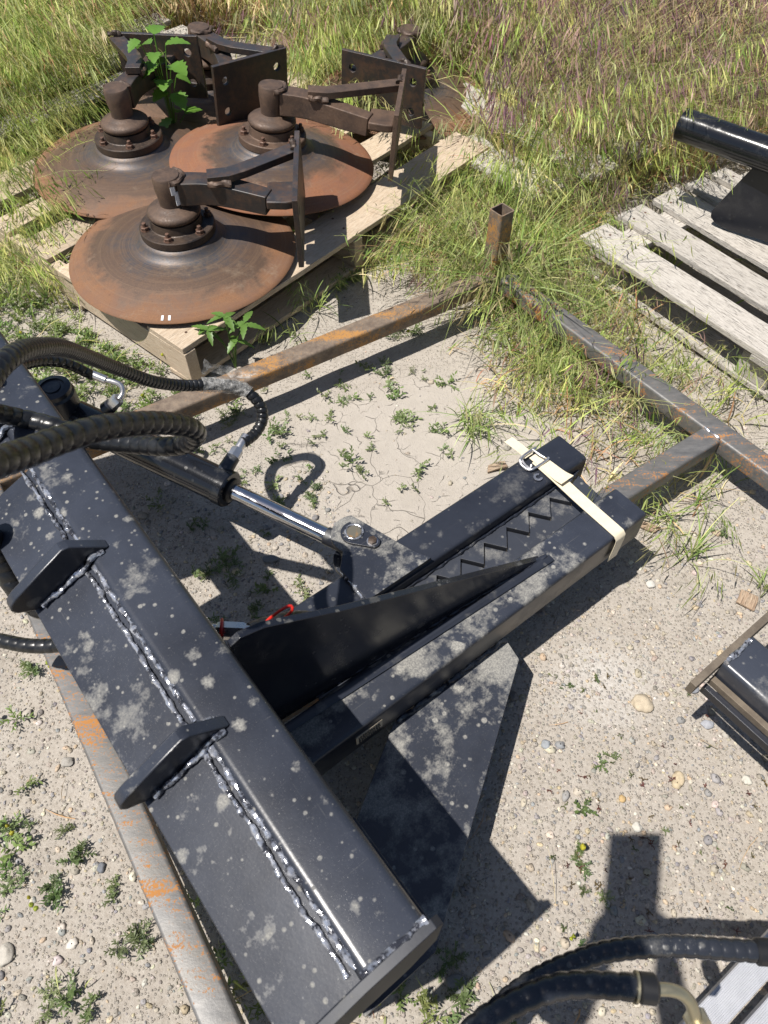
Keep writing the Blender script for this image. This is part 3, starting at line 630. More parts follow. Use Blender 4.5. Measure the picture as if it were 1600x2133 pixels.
# cream strap holding the jaws shut, with a wire buckle (lies on the arms)
def ribbon(mb, pts, side, wd, th=.0012):
    """flat strap through points; side = direction across"""
    P = [Vector(p) for p in pts]; S = Vector(side).normalized(); n = len(P); vs = []
    for i, p in enumerate(P):
        T_ = (P[min(i+1, n-1)]-P[max(i-1, 0)]).normalized(); N = T_.cross(S).normalized()
        ww = wd[i] if isinstance(wd, (list, tuple)) else wd
        for s in (-1, 1):
            for k in (-1, 1): vs.append(p+S*s*ww/2+N*k*th/2)
    fs = []
    for i in range(n-1):
        a = i*4; b = a+4
        fs += [(a, b, b+1, a+1), (a+2, a+3, b+3, b+2), (a+1, b+1, b+3, a+3), (a, a+2, b+2, b)]
    fs += [(0, 1, 3, 2), (4*n-4, 4*n-2, 4*n-1, 4*n-3)]
    return mb.add(vs, fs)
def build_strap():
    Z = .2425; o = at(1190, 1030, Z); t = Thing('strap', 'cream plastic strap wrapped across both black jaw arms with a wire buckle', 'strap', (o.x, o.y, o.z)); L = t.L
    p0 = at(1118, 958, Z+.004); pe = at(1284, 1106, Z+.001)
    S = Vector((ca, sa, 0)); dirv = (pe-p0).normalized()
    pa = [p0, p0.lerp(pe, .25)+Vector((0, 0, .001)), p0.lerp(pe, .6)+Vector((0, 0, -.001)), pe]
    edge = W(*AB(1290, 1112, Z), Z)
    down = [edge+Vector((-sa*-.003, 0, -.004))]
    out = Vector((sa, -ca, 0))
    b0 = pe+out*.010
    pts = spline([L(x) for x in pa]+[L(b0+Vector((0, 0, -.003))), L(b0+out*.006+Vector((0, 0, -.012))), L(b0+out*.0065+Vector((0, 0, -.05))), L(b0+out*.006+Vector((0, 0, -.096)))], .006)
    t.part('strap_band', ribbon(MB(), pts, S, .031, .0014), M['strap'], smooth=60)
    # loose ends
    e = [L(at(1112, 948, Z+.007)), L(at(1140, 970, Z+.006)), L(at(1165, 990, Z+.010)), L(at(1183, 1000, Z+.016))]
    t.part('loose_end', ribbon(MB(), spline(e, .006), S, [.030+.0006*i for i in range(200)][:len(spline(e, .006))], .0012), M['strap'], smooth=60)
    e = [L(at(1102, 950, Z+.008)), L(at(1085, 935, Z+.018)), L(at(1068, 922, Z+.022)), L(at(1058, 915, Z+.020))]
    t.part('loose_end', ribbon(MB(), spline(e, .006), S, .026, .0012), M['strap'], smooth=60)
    # wire buckle: bent rectangular loop
    z = Z+.008
    def q(x, y, dz=0): return L(at(x, y, z+dz))
    b = t.part('buckle', MB().tube(spline([q(1083, 958, .004), q(1086, 968), q(1100, 978, -.003), q(1112, 976), q(1140, 957, .004), q(1143, 951, .006)], .004), .0032, 10), M['zinc'])
    t.part('buckle_wire', MB().tube(spline([q(1083, 958, .004), q(1092, 948, .006), q(1112, 935, .006), q(1118, 932, .006)], .004), .0036, 10), M['zinc'], parent=b)
    t.part('buckle_wire', MB().tube(spline([q(1110, 936, .010), q(1122, 945, .010), q(1138, 955, .008)], .004), .0030, 10), M['zinc'], parent=b)
    t.part('buckle_wire', MB().tube(spline([q(1085, 952, .002), q(1092, 966, -.001), q(1104, 975, -.001), q(1108, 966, .006)], .004), .0030, 10), M['zinc'], parent=b)
    # small C shaped clip next to it
    c = at(1121, 994, .2435); ring = [Vector((c.x+.0078*math.cos(R(x)), c.y+.0078*math.sin(R(x)), c.z)) for x in range(75, 350, 11)]
    m = MB()
    vs = []
    for a_ in range(70, 351, 10):
        for rr in (.0055, .0110):
            for dz in (0, .0012): vs.append((rr*math.cos(R(a_)), rr*math.sin(R(a_)), dz))
    n = len(vs)//4; fs = []
    for i in range(n-1):
        a = i*4; b_ = a+4; fs += [(a+1, a+3, b_+3, b_+1), (a, b_, b_+2, a+2), (a, a+1, b_+1, b_), (a+2, b_+2, b_+3, a+3)]
    fs += [(0, 2, 3, 1), (4*n-4, 4*n-3, 4*n-1, 4*n-2)]
    m.add(vs, fs); oo = link_mesh('snap_ring', m.v, m.f, M['zinc'], (c.x, c.y, c.z)); finish(oo)
    tag(oo, 'small flat grey C shaped ring lying on the black arm beside the strap buckle', 'ring')
build_strap()

# clear stretch film wound around the hose where it crosses the rusty rail
def build_film():
    c = at(480, 785, .31); vs = []; fs = []
    ctr = [at(418, 802, .360), at(440, 801, .350), at(470, 803, .338), at(500, 808, .325), at(518, 820, .312)]
    path = spline([p-c for p in ctr], .006); mb = MB()
    mb.tube(path, lambda i, a: .0175+.0035*noise.noise(Vector((i*.9, a*2.2, 1)))+.0015*math.sin(5*a+i), 22, cap=False)
    # loose crumpled flap standing up behind
    n, m_ = 22, 9; base = [at(422, 782, .335), at(448, 775, .33), at(480, 785, .325), at(520, 790, .315)]; topp = [at(424, 748, .375), at(455, 758, .36), at(500, 766, .345), at(552, 772, .325)]
    bb = spline([p-c for p in base], .005); tt = spline([p-c for p in topp], .005); vs = []
    for i in range(n+1):
        p = bb[int(i*(len(bb)-1)/n)]; q = tt[int(i*(len(tt)-1)/n)]
        for j in range(m_+1):
            v = p.lerp(q, j/m_); v = v+Vector((noise.noise(v*60), noise.noise(v*60+Vector((5, 0, 0))), noise.noise(v*45+Vector((0, 9, 0)))))*.007; vs.append(v)
    for i in range(n):
        for j in range(m_): fs.append((i*(m_+1)+j, (i+1)*(m_+1)+j, (i+1)*(m_+1)+j+1, i*(m_+1)+j+1))
    mb.add(vs, fs)
    o = link_mesh('stretch_film', mb.v, mb.f, M['film'], c); finish(o, 0, 70)
    tag(o, 'torn clear plastic film wrapped around the black hose above the rusty rail', 'plastic film')
build_film()

# ------------------------------------------------------------------ pallets
def board_mb(L_, wd, th, x0=0, y0=0, z0=0, seed=0):
    """one sawn board along local X with worn, slightly wavy edges"""
    rd = random.Random(seed); n = max(3, int(L_/.06)); m = MB(); vs = []
    bow = rd.uniform(-.004, .004); k0 = rd.uniform(-.012, .012); k1 = rd.uniform(-.012, .012)
    for i in range(n+1):
        t = i/n; x = x0+L_*t
        for j, (sy, sz) in enumerate(((0, 0), (1, 0), (1, 1), (0, 1))):
            y = y0+wd*sy+rd.uniform(-.0012, .0012)+bow*math.sin(math.pi*t)
            z = z0+th*sz+rd.uniform(-.0006, .0006)
            xx = x+((k0 if sy else -k0)*.5 if i == 0 else 0)+((k1 if sy else -k1)*.5 if i == n else 0)
            vs.append((xx, y, z))
    fs = [(i*4+k, i*4+(k+1) % 4, (i+1)*4+(k+1) % 4, (i+1)*4+k) for i in range(n) for k in range(4)]+[(3, 2, 1, 0), (n*4, n*4+1, n*4+2, n*4+3)]
    return m.add(vs, fs)
def pallet(name, label, origin, ang, boards, stringers, blocks, zt, mat, bottoms=(), nails=True, group='wooden pallets lying in the weeds'):
    t = Thing(name, label, 'pallet', (origin[0], origin[1], 0), ang, group)
    for i, (x0, y0, L_, wd) in enumerate(boards):
        b = t.part('deck_board', board_mb(L_, wd, .019, x0, y0, zt-.019, i+len(label)), mat, bevel=.0025, smooth=30)
        if nails:
            for sx_ in (x0+.05, x0+L_/2, x0+L_-.06):
                for fy in (.3, .7): 
                    px, py = sx_+random.uniform(-.012, .012), y0+wd*fy+random.uniform(-.01, .01)
                    t.part('nail_head', MB().cyl((px, py, zt-.002), (px, py, zt+.0012), .0042, n=8), M['bolt'], parent=b)
    for i, (x0, y0, L_, wd, z0, z1) in enumerate(stringers):       # runs along local Y
        m = MB(); m.box((x0+wd/2, y0+L_/2, (z0+z1)/2), wd, L_, z1-z0)
        # turned so that the grain texture runs along the piece
        o = link_mesh('stringer', [(v.y, -v.x, v.z) for v in m.v], m.f, mat); o.parent = t.e; o.rotation_euler = (0, 0, math.pi/2); finish(o, .0025, 30)
    for i, (x, y, sx_, sy_, z0, z1) in enumerate(blocks):
        t.part('block', MB().box((x, y, (z0+z1)/2), sx_, sy_, z1-z0), mat, bevel=.003)
    for i, (x0, y0, L_, wd) in enumerate(bottoms):
        t.part('bottom_board', board_mb(L_, wd, .018, x0, y0, .008, i+50), mat, bevel=.0025)
    return t
ZP = .150
# left pallet (under the discs)
pa = at(380, 728, ZP); P_ANG = R(49.6)
pallet('wooden_pallet', 'pale pine pallet under the three rusty discs', pa, P_ANG,
       [(0, 0, 1.52, .165), (.01, .27, 1.5, .12), (-.01, .48, 1.5, .12), (.0, .67, 1.5, .15), (.0, .90, 1.5, .10), (-.03, 1.085, 1.5, .165)],
       [(.0, -.005, 1.25, .040, .028, ZP-.0195), (.74, -.005, 1.25, .040, .028, ZP-.0195), (1.46, -.005, 1.25, .040, .028, ZP-.0195)], [], ZP, M['wood_new'],
       [(0, .0, 1.5, .10), (0, .55, 1.5, .10), (0, 1.14, 1.5, .10)])
# the pallet behind it, upper left
pb = at(-70, 330, ZP)
pallet('wooden_pallet', 'grey weathered pallet in the tall grass at the upper left', (pb.x-.05, pb.y+.05), R(46),
       [(0, 0, 1.3, .13), (0, .21, 1.3, .13), (0, .42, 1.3, .13)], [(0, -.005, .56, .04, .028, ZP-.0195), (1.2, -.005, .56, .04, .028, ZP-.0195)], [], ZP, M['wood_old'])
# the pallet behind the discs in the middle
pc_ = at(935, 300, .14)
pallet('wooden_pallet', 'grey pallet almost buried in purple grass behind the steel post', (pc_.x, pc_.y), R(-52),
       [(0, -.02, .48, .16), (-.35, .24, .86, .16), (-.35, .5, .86, .16)], [(.40, -.03, .7, .045, .028, .12), (-.3, .2, .5, .045, .028, .12)], [], .14, M['wood_old'])
# right hand pallet
o_ = at(1215, 487, ZP); bd = Vector((.585, -.811, 0)); wd_ = Vector((.811, .585, 0))
def PB(px, py, z=ZP):
    v = at(px, py, z)-o_; return v.x*bd.x+v.y*bd.y, v.x*wd_.x+v.y*wd_.y
rb = []
for (ex, ey), yb, yt in (((1215, 487), 748, 676), ((1295, 444), 641, 581), ((1366, 410), 556, 497), ((1440, 379), 479, 440), ((1508, 349), 425, 395)):
    a = PB(ex, ey); w0 = PB(1600, yb)[1]; w1 = PB(1600, yt)[1]; rb.append((a[0], w0, 1.5, w1-w0))
bb_ = PB(1262, 590, .026)
pallet('wooden_pallet', 'grey weathered pallet at the right carrying a black pipe', (o_.x, o_.y), math.atan2(bd.y, bd.x),
       [(x, y, L_, w_) for x, y, L_, w_ in rb],
       [(.05, -.01, 1.2, .10, ZP-.040, ZP-.0195), (.70, -.01, 1.2, .10, ZP-.040, ZP-.0195), (1.35, -.01, 1.2, .10, ZP-.040, ZP-.0195)],
       [(.10, .06, .09, .09, .0265, ZP-.0405), (.72, .06, .11, .09, .0265, ZP-.0405), (.10, .55, .09, .09, .0265, ZP-.0405), (.72, .55, .11, .09, .0265, ZP-.0405), (1.36, .06, .09, .09, .0265, ZP-.0405), (.10, 1.1, .09, .09, .0265, ZP-.0405)],
       ZP, M['wood_old'], [(.0, .01, 1.45, .10), (.0, .50, 1.45, .10), (0, 1.0, 1.45, .10)])

# ------------------------------------------------------------------ black pipe attachment on the right pallet
def build_pipe():
    p0 = at(1420, 258, .42); p1 = at(1600, 322, .42); d = (p1-p0); d.z = 0; L_ = d.length; d.normalize()
    t = Thing('pipe_attachment', 'glossy black steel pipe with a welded fin standing on the right pallet', 'attachment', (p0.x, p0.y, ZP), 0); L = t.L
    r = .048
    pi = t.part('pipe', MB().lathe([(r-.010, .02), (r-.010, 0), (r-.003, 0), (r, .003), (r, L_*3), (r-.01, L_*3)], L(p0), d, 44), M['paint_gloss'], smooth=40)
    t.part('end_plug', MB().cyl(L(p0+d*.006), L(p0+d*.016), r-.0102), M['paint_clean'], parent=pi)
    nrm = Vector((d.y, -d.x, 0))
    base = p0+d*(L_*.98)
    def q(px, py, z): return at(px, py, z)
    # fin: upright plate below the pipe, rounded lower corner
    a = q(1578, 335, .37); fp = [(a, 0)]
    pts = [(0.03, .37), (.30, .40), (.30, .20), (.16, .165), (.02, .158), (-.015, .165), (-.035, .18), (-.040, .20)]
    o = a.copy(); o.z = 0; o = p0+d*(L_*.80); o.z = 0
    fx = Vector((.80, -.60, 0)).normalized()
    P = [L(o+fx*x+Vector((0, 0, z))) for x, z in pts]
    t.part('fin', MB().prism(P, Vector((fx.y, -fx.x, 0))*.012), M['paint_clean'], bevel=.0015)
    o2 = o+nrm*(-.10)
    P = [L(o2+fx*x+Vector((0, 0, z))) for x, z in pts]
    t.part('foot_plate', MB().box(L(p0+d*(L_*1.9)+Vector((0, 0, -.20))), .22, .22, .014), M['paint_clean'], bevel=.001)
    t.part('post', MB().rect_tube(L(p0+d*(L_*1.9)+Vector((0, 0, -.26))), L(p0+d*(L_*1.9)+Vector((0, 0, -.05))), .08, .08, .01, up=(1, 0, 0)), M['paint_clean'])
build_pipe()

# ------------------------------------------------------------------ rusty coulter discs with hubs, swing arms and mounting plates
def disc_unit(loc, rz, label, dmat, tilt=(0, 0), hub=None, arm='paint_rusty', plate_y=(-.205, .19), plate_z=(.070, .285), detail=True, marks=False, elev=.0, arm_len=.0, group='disc assemblies stacked on the pallets', flip=1):
    q_tilt = Matrix.Rotation(tilt[0], 3, 'X') @ Matrix.Rotation(tilt[1], 3, 'Y')
    t = Thing('disc_assembly', label, 'disc assembly', loc, rz, group)
    hm = hub or 'cast_dark'
    R_ = .36
    prof = [(R_, 0.000), (R_-.0015, .0035)]
    for i in range(1, 15):
        r = R_-(R_-.150)*i/14; prof.append((r, .0035+.044*(1-((r-.150)/(R_-.150))**1.6)))
    prof += [(.142, .052), (.133, .058), (.126, .066), (.121, .073), (.113, .077), (.05, .077)]
    under = [(r-.001, z-.006) for r, z in reversed(prof[1:-1])]
    dm = MB().lathe(prof+[(.05, .069)]+under, (0, 0, 0), (0, 0, 1), 96, closed=True)
    d = t.part('disc', dm, M[dmat], smooth=50)
    hubm = MB().lathe([(.115, .0775), (.1165, .0795), (.1165, .100), (.114, .103), (.084, .104), (.081, .106), (.078, .130), (.07, .131), (.03, .131)], (0, 0, 0), (0, 0, 1), 64)
    h = t.part('hub_flange', hubm, M[hm], smooth=30)
    if detail:
        for k in range(6):
            a = R(60*k+22); x, y = .099*math.cos(a), .099*math.sin(a)
            t.part('bolt', MB().hexnut((x, y, .1035), .0128, .0125).cyl((x, y, .112), (x, y, .128), .0062, n=12, ch=.001).cyl((x, y, .1035), (x, y, .1052), .0145, n=16), M['bolt'], parent=h, smooth=25)
    col = MB().lathe([(.03, .1315), (.066, .1320), (.077, .135), (.082, .142), (.081, .150), (.073, .157), (.060, .161), (.050, .165), (.043, .170), (.02, .17)], (0, 0, 0), (0, 0, 1), 48)
    t.part('seal_collar', col, M['cast'], smooth=60)
    post = MB().lathe([(.037, .16), (.038, .19), (.042, .22), (.042, .254), (.039, .259), (0, .260)], (0, 0, 0), (0, 0, 1), 36)
    ps = t.part('spindle', post, M['cast'], smooth=50)
    t.part('weld_bead', weld_mb([(.047*math.cos(R(x)), .047*math.sin(R(x)), .252) for x in range(-70, 71, 5)], .0070, .12), M['cast'])
    if marks:
        mk = MB(); 
        for i, (an, z0, z1, rr) in enumerate(((-62, .215, .255, .0435), (-50, .180, .222, .0425))):
            a = R(an); T_ = Vector((-math.sin(a), math.cos(a), 0))
            mk.box((rr*math.cos(a), rr*math.sin(a), (z0+z1)/2), .003, .014, z1-z0, X=(math.cos(a), math.sin(a), 0), Y=T_)
        t.part('paint_mark', mk, M['white'], parent=ps, bevel=.001)
        a = R(-92)
        for da in (-.035, .025):
            mm = MB(); r0, r1 = .336, .352
            p = [Vector((r*math.cos(a+da), r*math.sin(a+da), .0035+.058*(1-((r-.150)/(R_-.150))**1.6)*.76+.0012)) for r in (r0, r1)]
            mm.box((p[0]+p[1])/2, .017, .007, .0012, X=(p[1]-p[0]).normalized(), Y=(-math.sin(a), math.cos(a), 0), Z=(p[1]-p[0]).normalized().cross(Vector((-math.sin(a), math.cos(a), 0))))
            t.part('paint_mark', mm, M['white'], parent=d)
    # swing arm: thick forged bar, gently bent, as a lofted section
    al_ = .31+arm_len
    cl = spline([(.034, 0, .212), (.12, -.004, .212), (.20, -.024, .206), (al_-.02, -.062, .196)], .012)
    m = MB(); vs = []
    for i, p in enumerate(cl):
        T_ = (cl[min(i+1, len(cl)-1)]-cl[max(i-1, 0)]).normalized(); Y = Vector((0, 0, 1)).cross(T_).normalized(); Z = T_.cross(Y)
        f_ = i/(len(cl)-1); hw = .036-.010*f_; hh = .036-.006*f_
        for y, z in ((-1, -1), (1, -1), (1, 1), (-1, 1)): vs.append(p+Y*y*hw+Z*z*hh)
    fs = [(i*4+k, i*4+(k+1) % 4, (i+1)*4+(k+1) % 4, (i+1)*4+k) for i in range(len(cl)-1) for k in range(4)]+[(0, 3, 2, 1), ((len(cl)-1)*4, (len(cl)-1)*4+1, (len(cl)-1)*4+2, (len(cl)-1)*4+3)]
    t.part('swing_arm', m.add(vs, fs), M[arm], bevel=.004, seg=3)
    # clevis block between arm and plate
    bl = MB().plan([(al_-.035, -.100), (al_+.022, -.105), (al_+.048, -.098), (al_+.048, .012), (al_-.035, .012)], .196, .222)
    t.part('clevis_block', bl, M[arm], bevel=.006, seg=3)
    # brace: bent flat bar from arm top to plate
    xb = al_+.048
    y1, y2 = .085, .125
    bp = [Vector((.125, -.022, .249)), Vector((.185, -.014, .249)), Vector((.225, .006, .250)), Vector((xb, .110, .254))]
    vs = []
    for i, p in enumerate(bp):
        T_ = (bp[min(i+1, 3)]-bp[max(i-1, 0)]).normalized(); Y = Vector((0, 0, 1)).cross(T_).normalized()
        for y, z in ((-.026, -.0), (.026, -.0), (.026, .022), (-.026, .022)): vs.append(p+Y*y+Vector((0, 0, z)))
    fs = [(i*4+k, i*4+(k+1) % 4, (i+1)*4+(k+1) % 4, (i+1)*4+k) for i in range(3) for k in range(4)]+[(0, 3, 2, 1), (12, 13, 14, 15)]
    t.part('brace_bar', MB().add(vs, fs), M[arm], bevel=.002)
    t.part('weld_bead', weld_mb([(.13, -.046, .250), (.16, -.046, .250), (.195, -.040, .249)], .009, .12), M['cast'])
    # mounting plate with bolt holes (real holes)
    y0, y1 = plate_y; z0, z1 = plate_z
    pm = plate_with_holes(y0, y1, z0, z1, .016, [(y0+.045, z1-.055), (y1-.045, z1-.055), (y0+.045, z0+.055), (y1-.045, z0+.055)])
    o = t.part('mounting_plate', pm, M[arm], bevel=.0015); o.location = (xb+.001, 0, 0)
    if marks or detail:
        t.part('weld_bead', weld_mb([(xb-.001, .086, .280), (xb-.001, .11, .286), (xb-.001, .134, .280)], .008, .3), M['cast_dark'])
    e = t.e; e.rotation_mode = 'QUATERNION'
    e.rotation_quaternion = (q_tilt @ Matrix.Rotation(rz, 3, 'Z')).to_quaternion()
    return t
def plate_with_holes(y0, y1, z0, z1, th, holes, r=.014, n=20):
    """flat plate in the YZ plane: each hole sits in a small square cell stitched to a grid"""
    ys = sorted({y0, y1, *[h[0]-.022 for h in holes], *[h[0]+.022 for h in holes]}); zs = sorted({z0, z1, *[h[1]-.022 for h in holes], *[h[1]+.022 for h in holes]})
    bm = bmesh.new(); cache = {}
    def V(x, y, z):
        k = (round(x, 5), round(y, 5), round(z, 5))
        if k not in cache: cache[k] = bm.verts.new((x, y, z))
        return cache[k]
    for i in range(len(ys)-1):
        for j in range(len(zs)-1):
            a, b, c, d = ys[i], ys[i+1], zs[j], zs[j+1]
            hc = [h for h in holes if a < h[0] < b and c < h[1] < d]
            for x in (0, th):
                if not hc: bm.faces.new([V(x, a, c), V(x, b, c), V(x, b, d), V(x, a, d)])
                else:
                    hy, hz = hc[0]; sq = [(b, d), (a, d), (a, c), (b, c)]
                    for k in range(4):
                        arc = [(hy+r*math.cos(R(45+90*k+90*s/5)), hz+r*math.sin(R(45+90*k+90*s/5))) for s in range(6)]
                        p, q = sq[k], sq[(k+1) % 4]
                        bm.faces.new([V(x, *p)]+[V(x, *u) for u in arc]+[V(x, *q)])
            if hc:
                hy, hz = hc[0]
                for s in range(20):
                    u = (hy+r*math.cos(R(45+18*s)), hz+r*math.sin(R(45+18*s))); v = (hy+r*math.cos(R(45+18*(s+1))), hz+r*math.sin(R(45+18*(s+1))))
                    bm.faces.new([V(0, *u), V(0, *v), V(th, *v), V(th, *u)])
    for i in range(len(ys)-1):
        for z in (z0, z1): bm.faces.new([V(0, ys[i], z), V(0, ys[i+1], z), V(th, ys[i+1], z), V(th, ys[i], z)])
    for j in range(len(zs)-1):
        for y in (y0, y1): bm.faces.new([V(0, y, zs[j]), V(0, y, zs[j+1]), V(th, y, zs[j+1]), V(th, y, zs[j])])
    bm.verts.index_update(); m = MB(); m.add([v.co for v in bm.verts], [[v.index for v in f.verts] for f in bm.faces]); bm.free()
    return m
D1 = disc_unit((-.645, 2.118, .170), R(3), 'nearest rusty disc, dark blue centre, white paint marks on rim and spindle', 'disc_a', marks=True, arm_len=.02)
D2 = disc_unit((-.395, 2.600, .210), R(-5), 'right hand disc with orange rim, partly under the nearest arm', 'disc_c', tilt=(R(-2), R(5)), arm='cast', hub='cast', arm_len=.06, plate_y=(-.17, .20))
D3 = disc_unit((-.900, 2.640, .185), R(84), 'left disc of dull brown whose plate faces the camera', 'disc_b', hub='cast_dark', plate_y=(-.19, .12))
D4 = disc_unit((-.72, 3.17, .175), R(-50), 'rear disc with dusty grey arm on top, behind two black plates', 'disc_b', tilt=(0, R(4)), arm='paint_rusty', plate_y=(-.17, .14))
D5 = disc_unit((.09, 3.30, .120), R(-112), 'disc half hidden in grass behind, arm pointing at the camera', 'disc_b', tilt=(0, R(3)), arm='paint_rusty', plate_y=(-.13, .20))
D6 = disc_unit((.60, 4.25, .05), R(-20), 'farthest disc, nearly lost in the purple grass', 'disc_c', arm='cast', detail=False)

# ------------------------------------------------------------------ second attachment at the right edge
def build_side_unit():
    o = at(1436, 1424, .28); t = Thing('steel_attachment', 'black painted beam with an unpainted end plate at the right edge', 'attachment', (o.x, o.y, 0), TA)
    t.part('end_plate', MB().box((.30, -.006, .270), .60, .014, .036), M['bare'], bevel=.001)
    t.part('cross_beam', MB().rect_tube((.130, -.014, .240), (.130, -.95, .240), .10, .09, .012), M['side_top'], smooth=50)
    t.part('lower_flange', MB().box((.070, -.48, .232), .013, .93, .018), M['bare'], bevel=.001)
    t.part('side_plate', MB().box((.057, -.48, .212), .012, .93, .022), M['paint_clean'], bevel=.001)
    t.part('upright', MB().rect_tube((.33, -.06, .18), (.33, -.9, .18), .08, .08, .012), M['paint_clean'], smooth=50)
    for y in (-.30, -.85): t.part('leg', MB().rect_tube((.13, y, .0), (.13, y, .196), .06, .06, .008, up=(1, 0, 0)), M['paint_clean'], smooth=50)
    t.part('weld_bead', weld_mb([(.085+.08*i/6, -.017, .287) for i in range(7)], .005, .4), M['weld'])
M['bare'] = cast_mat('raw_plate_edge', (.13, .105, .08), (.20, .165, .125), (.09, .075, .065), .5, .3)
M['side_top'] = paint_mat('dusty_blue_black_paint', base=(.030, .034, .045), rough=.28, dust=.6, seed=12)
build_side_unit()

# ------------------------------------------------------------------ bottom right: hose pair with elbow, ribbed aluminium treads
def build_hose_pair():
    o = Vector((.35, .1, 0)); t = Thing('hose_pair', 'two black ribbed hydraulic hoses with a brass coloured elbow at the bottom right', 'hydraulic hose', o); L = t.L
    # loops lie just above the ground at differing heights
    z1 = .40
    up_ = [(1030, 2110, .42), (1094, 2056, .42), (1150, 2024, .42), (1206, 2001, .42), (1262, 1983, .42), (1337, 1973, .42), (1412, 1971, .42), (1487, 1976, .42), (1562, 1981, .42), (1640, 1985, .42)]
    up_ = [(900, 2260, .40)]+up_
    t.part('hose', hose_mb([L(at(*p)) for p in up_], .0148, .0165, 0, .10), M['hose2'], smooth=60)
    t.part('hose_sleeve', MB().cyl(L(at(1572, 1982, .42)), L(at(1680, 1988, .42)), .0175, ch=.003), M['seal'])
    lo_ = [(860, 2330, .60), (960, 2180, .60), (1007, 2130, .60), (1056, 2098, .60), (1112, 2072, .60), (1169, 2055, .60), (1225, 2051, .60), (1281, 2054, .60), (1330, 2057, .60)]
    t.part('hose', hose_mb([L(at(*p)) for p in lo_], .0150, .0185, 0, .10), M['hose2'], smooth=60)
    a = L(at(1328, 2057, .60)); b = L(at(1368, 2061, .60)); t.part('hose_sleeve', MB().cyl(a, b, .0165, ch=.003), M['seal'])
    t.part('crimp_ring', MB().cyl(L(at(1322, 2056, .60)), L(at(1327, 2057, .60)), .0170), M['brass_zinc'])
    el = spline([L(at(*p)) for p in ((1366, 2061, .60), (1395, 2062, .598), (1420, 2070, .592), (1438, 2088, .582), (1446, 2110, .57), (1452, 2125, .555))], .004)
    e = t.part('steel_elbow', MB().tube(el, .0072, 16), M['brass_zinc'])
    d = (el[-1]-el[-4]).normalized(); t.part('elbow_nut', MB().hexnut(el[-1]-d*.004, .0155, .05, d), M['brass_zinc'], parent=e, smooth=25)
M['hose2'] = paint_mat('dusty_black_guard', base=(.010, .0105, .012), dust=.35, rough=.22, spot=60, seed=52)
build_hose_pair()
def build_tread():
    c = at(1500, 2060, .12); t = Thing('aluminium_ramp', 'pale ribbed aluminium ramp with parallel treads at the bottom right corner', 'ramp', (c.x, c.y, 0), R(36)); L = t.L
    z = .12; y = None
    for i, (px, py) in enumerate(((1548, 2048), (1640, 2125), (1470, 2200))):
        p = L(at(1545, 2050, z)); p.y -= .060*i; m = MB(); n = 14; wd = .044; vs = []
        prof = []
        for k in range(n):
            y0 = -wd/2+wd*k/n; prof += [(y0, .000), (y0+wd/n*.25, .0016), (y0+wd/n*.55, .0016), (y0+wd/n*.8, 0)]
        prof.append((wd/2, 0)); prof += [(wd/2, -.022), (-wd/2, -.022)]
        x0, x1 = (-.5, .55)
        m.prism([Vector((x0, p.y+a, z+b)) for a, b in prof], (x1-x0, 0, 0))
        t.part('tread', m, M['alu'], smooth=20)
    for x in (-.46, .52):
        t.part('side_rail', MB().box((x, -.06, .056), .03, .22, .075), M['alu'], bevel=.003)
build_tread()

# ------------------------------------------------------------------ vegetation and stones (numpy meshes)
class Veg:
    def __init__(s): s.V = []; s.Fq = []; s.C = []; s.n = 0
    def strips(s, P, Wd, side, col):
        """P (N,S,3) centre lines, Wd (N,S) widths, side (N,3), col (N,3) or (N,S,3)"""
        N, S, _ = P.shape
        if N == 0: return
        d = side[:, None, :]*Wd[:, :, None]/2
        v = np.stack([P-d, P+d], 2).reshape(-1, 3)
        if col.ndim == 2: col = np.repeat(col[:, None, :], S, 1)
        c = np.repeat(col[:, :, None, :], 2, 2).reshape(-1, 3)
        b = (np.arange(N)[:, None]*S+np.arange(S-1)[None])*2
        f = np.stack([b, b+1, b+3, b+2], -1).reshape(-1, 4)+s.n
        s.V.append(v); s.C.append(c); s.Fq.append(f); s.n += len(v)
    def blobs(s, ctr, rad, col, base_v, base_f):
        """copies of a small closed mesh (quads), ctr (N,3), rad (N,3), random spins, col (N,3)"""
        N = len(ctr); m = len(base_v)
        if N == 0: return
        a = rng.uniform(0, 2*np.pi, N); ca_, sa_ = np.cos(a), np.sin(a)
        jit = 1+rng.normal(0, .17, (N, m, 1))
        v = base_v[None]*jit*rad[:, None, :]
        x = v[..., 0]*ca_[:, None]-v[..., 1]*sa_[:, None]; y = v[..., 0]*sa_[:, None]+v[..., 1]*ca_[:, None]
        v = np.stack([x, y, v[..., 2]], -1)+ctr[:, None]
        s.V.append(v.reshape(-1, 3)); s.C.append(np.repeat(col, m, 0))
        s.Fq.append((base_f[None]+(np.arange(N)*m)[:, None, None]).reshape(-1, base_f.shape[1])+s.n); s.n += N*m
    def build(s, name, mat, smooth=False):
        V = np.concatenate(s.V); Fq = np.concatenate(s.Fq); C = np.concatenate(s.C)
        me = bpy.data.meshes.new(name); k = Fq.shape[1]
        me.vertices.add(len(V)); me.vertices.foreach_set('co', V.astype(np.float32).ravel())
        me.loops.add(Fq.size); me.loops.foreach_set('vertex_index', Fq.astype(np.int32).ravel())
        me.polygons.add(len(Fq)); me.polygons.foreach_set('loop_start', (np.arange(len(Fq))*k).astype(np.int32)); me.polygons.foreach_set('loop_total', np.full(len(Fq), k, np.int32))
        me.update(calc_edges=True)
        at_ = me.color_attributes.new('Col', 'FLOAT_COLOR', 'POINT')
        at_.data.foreach_set('color', np.concatenate([C, np.ones((len(C), 1))], 1).astype(np.float32).ravel())
        if smooth: me.polygons.foreach_set('use_smooth', [True]*len(me.polygons))
        me.materials.append(mat); o = bpy.data.objects.new(name, me); sc.collection.objects.link(o); return o
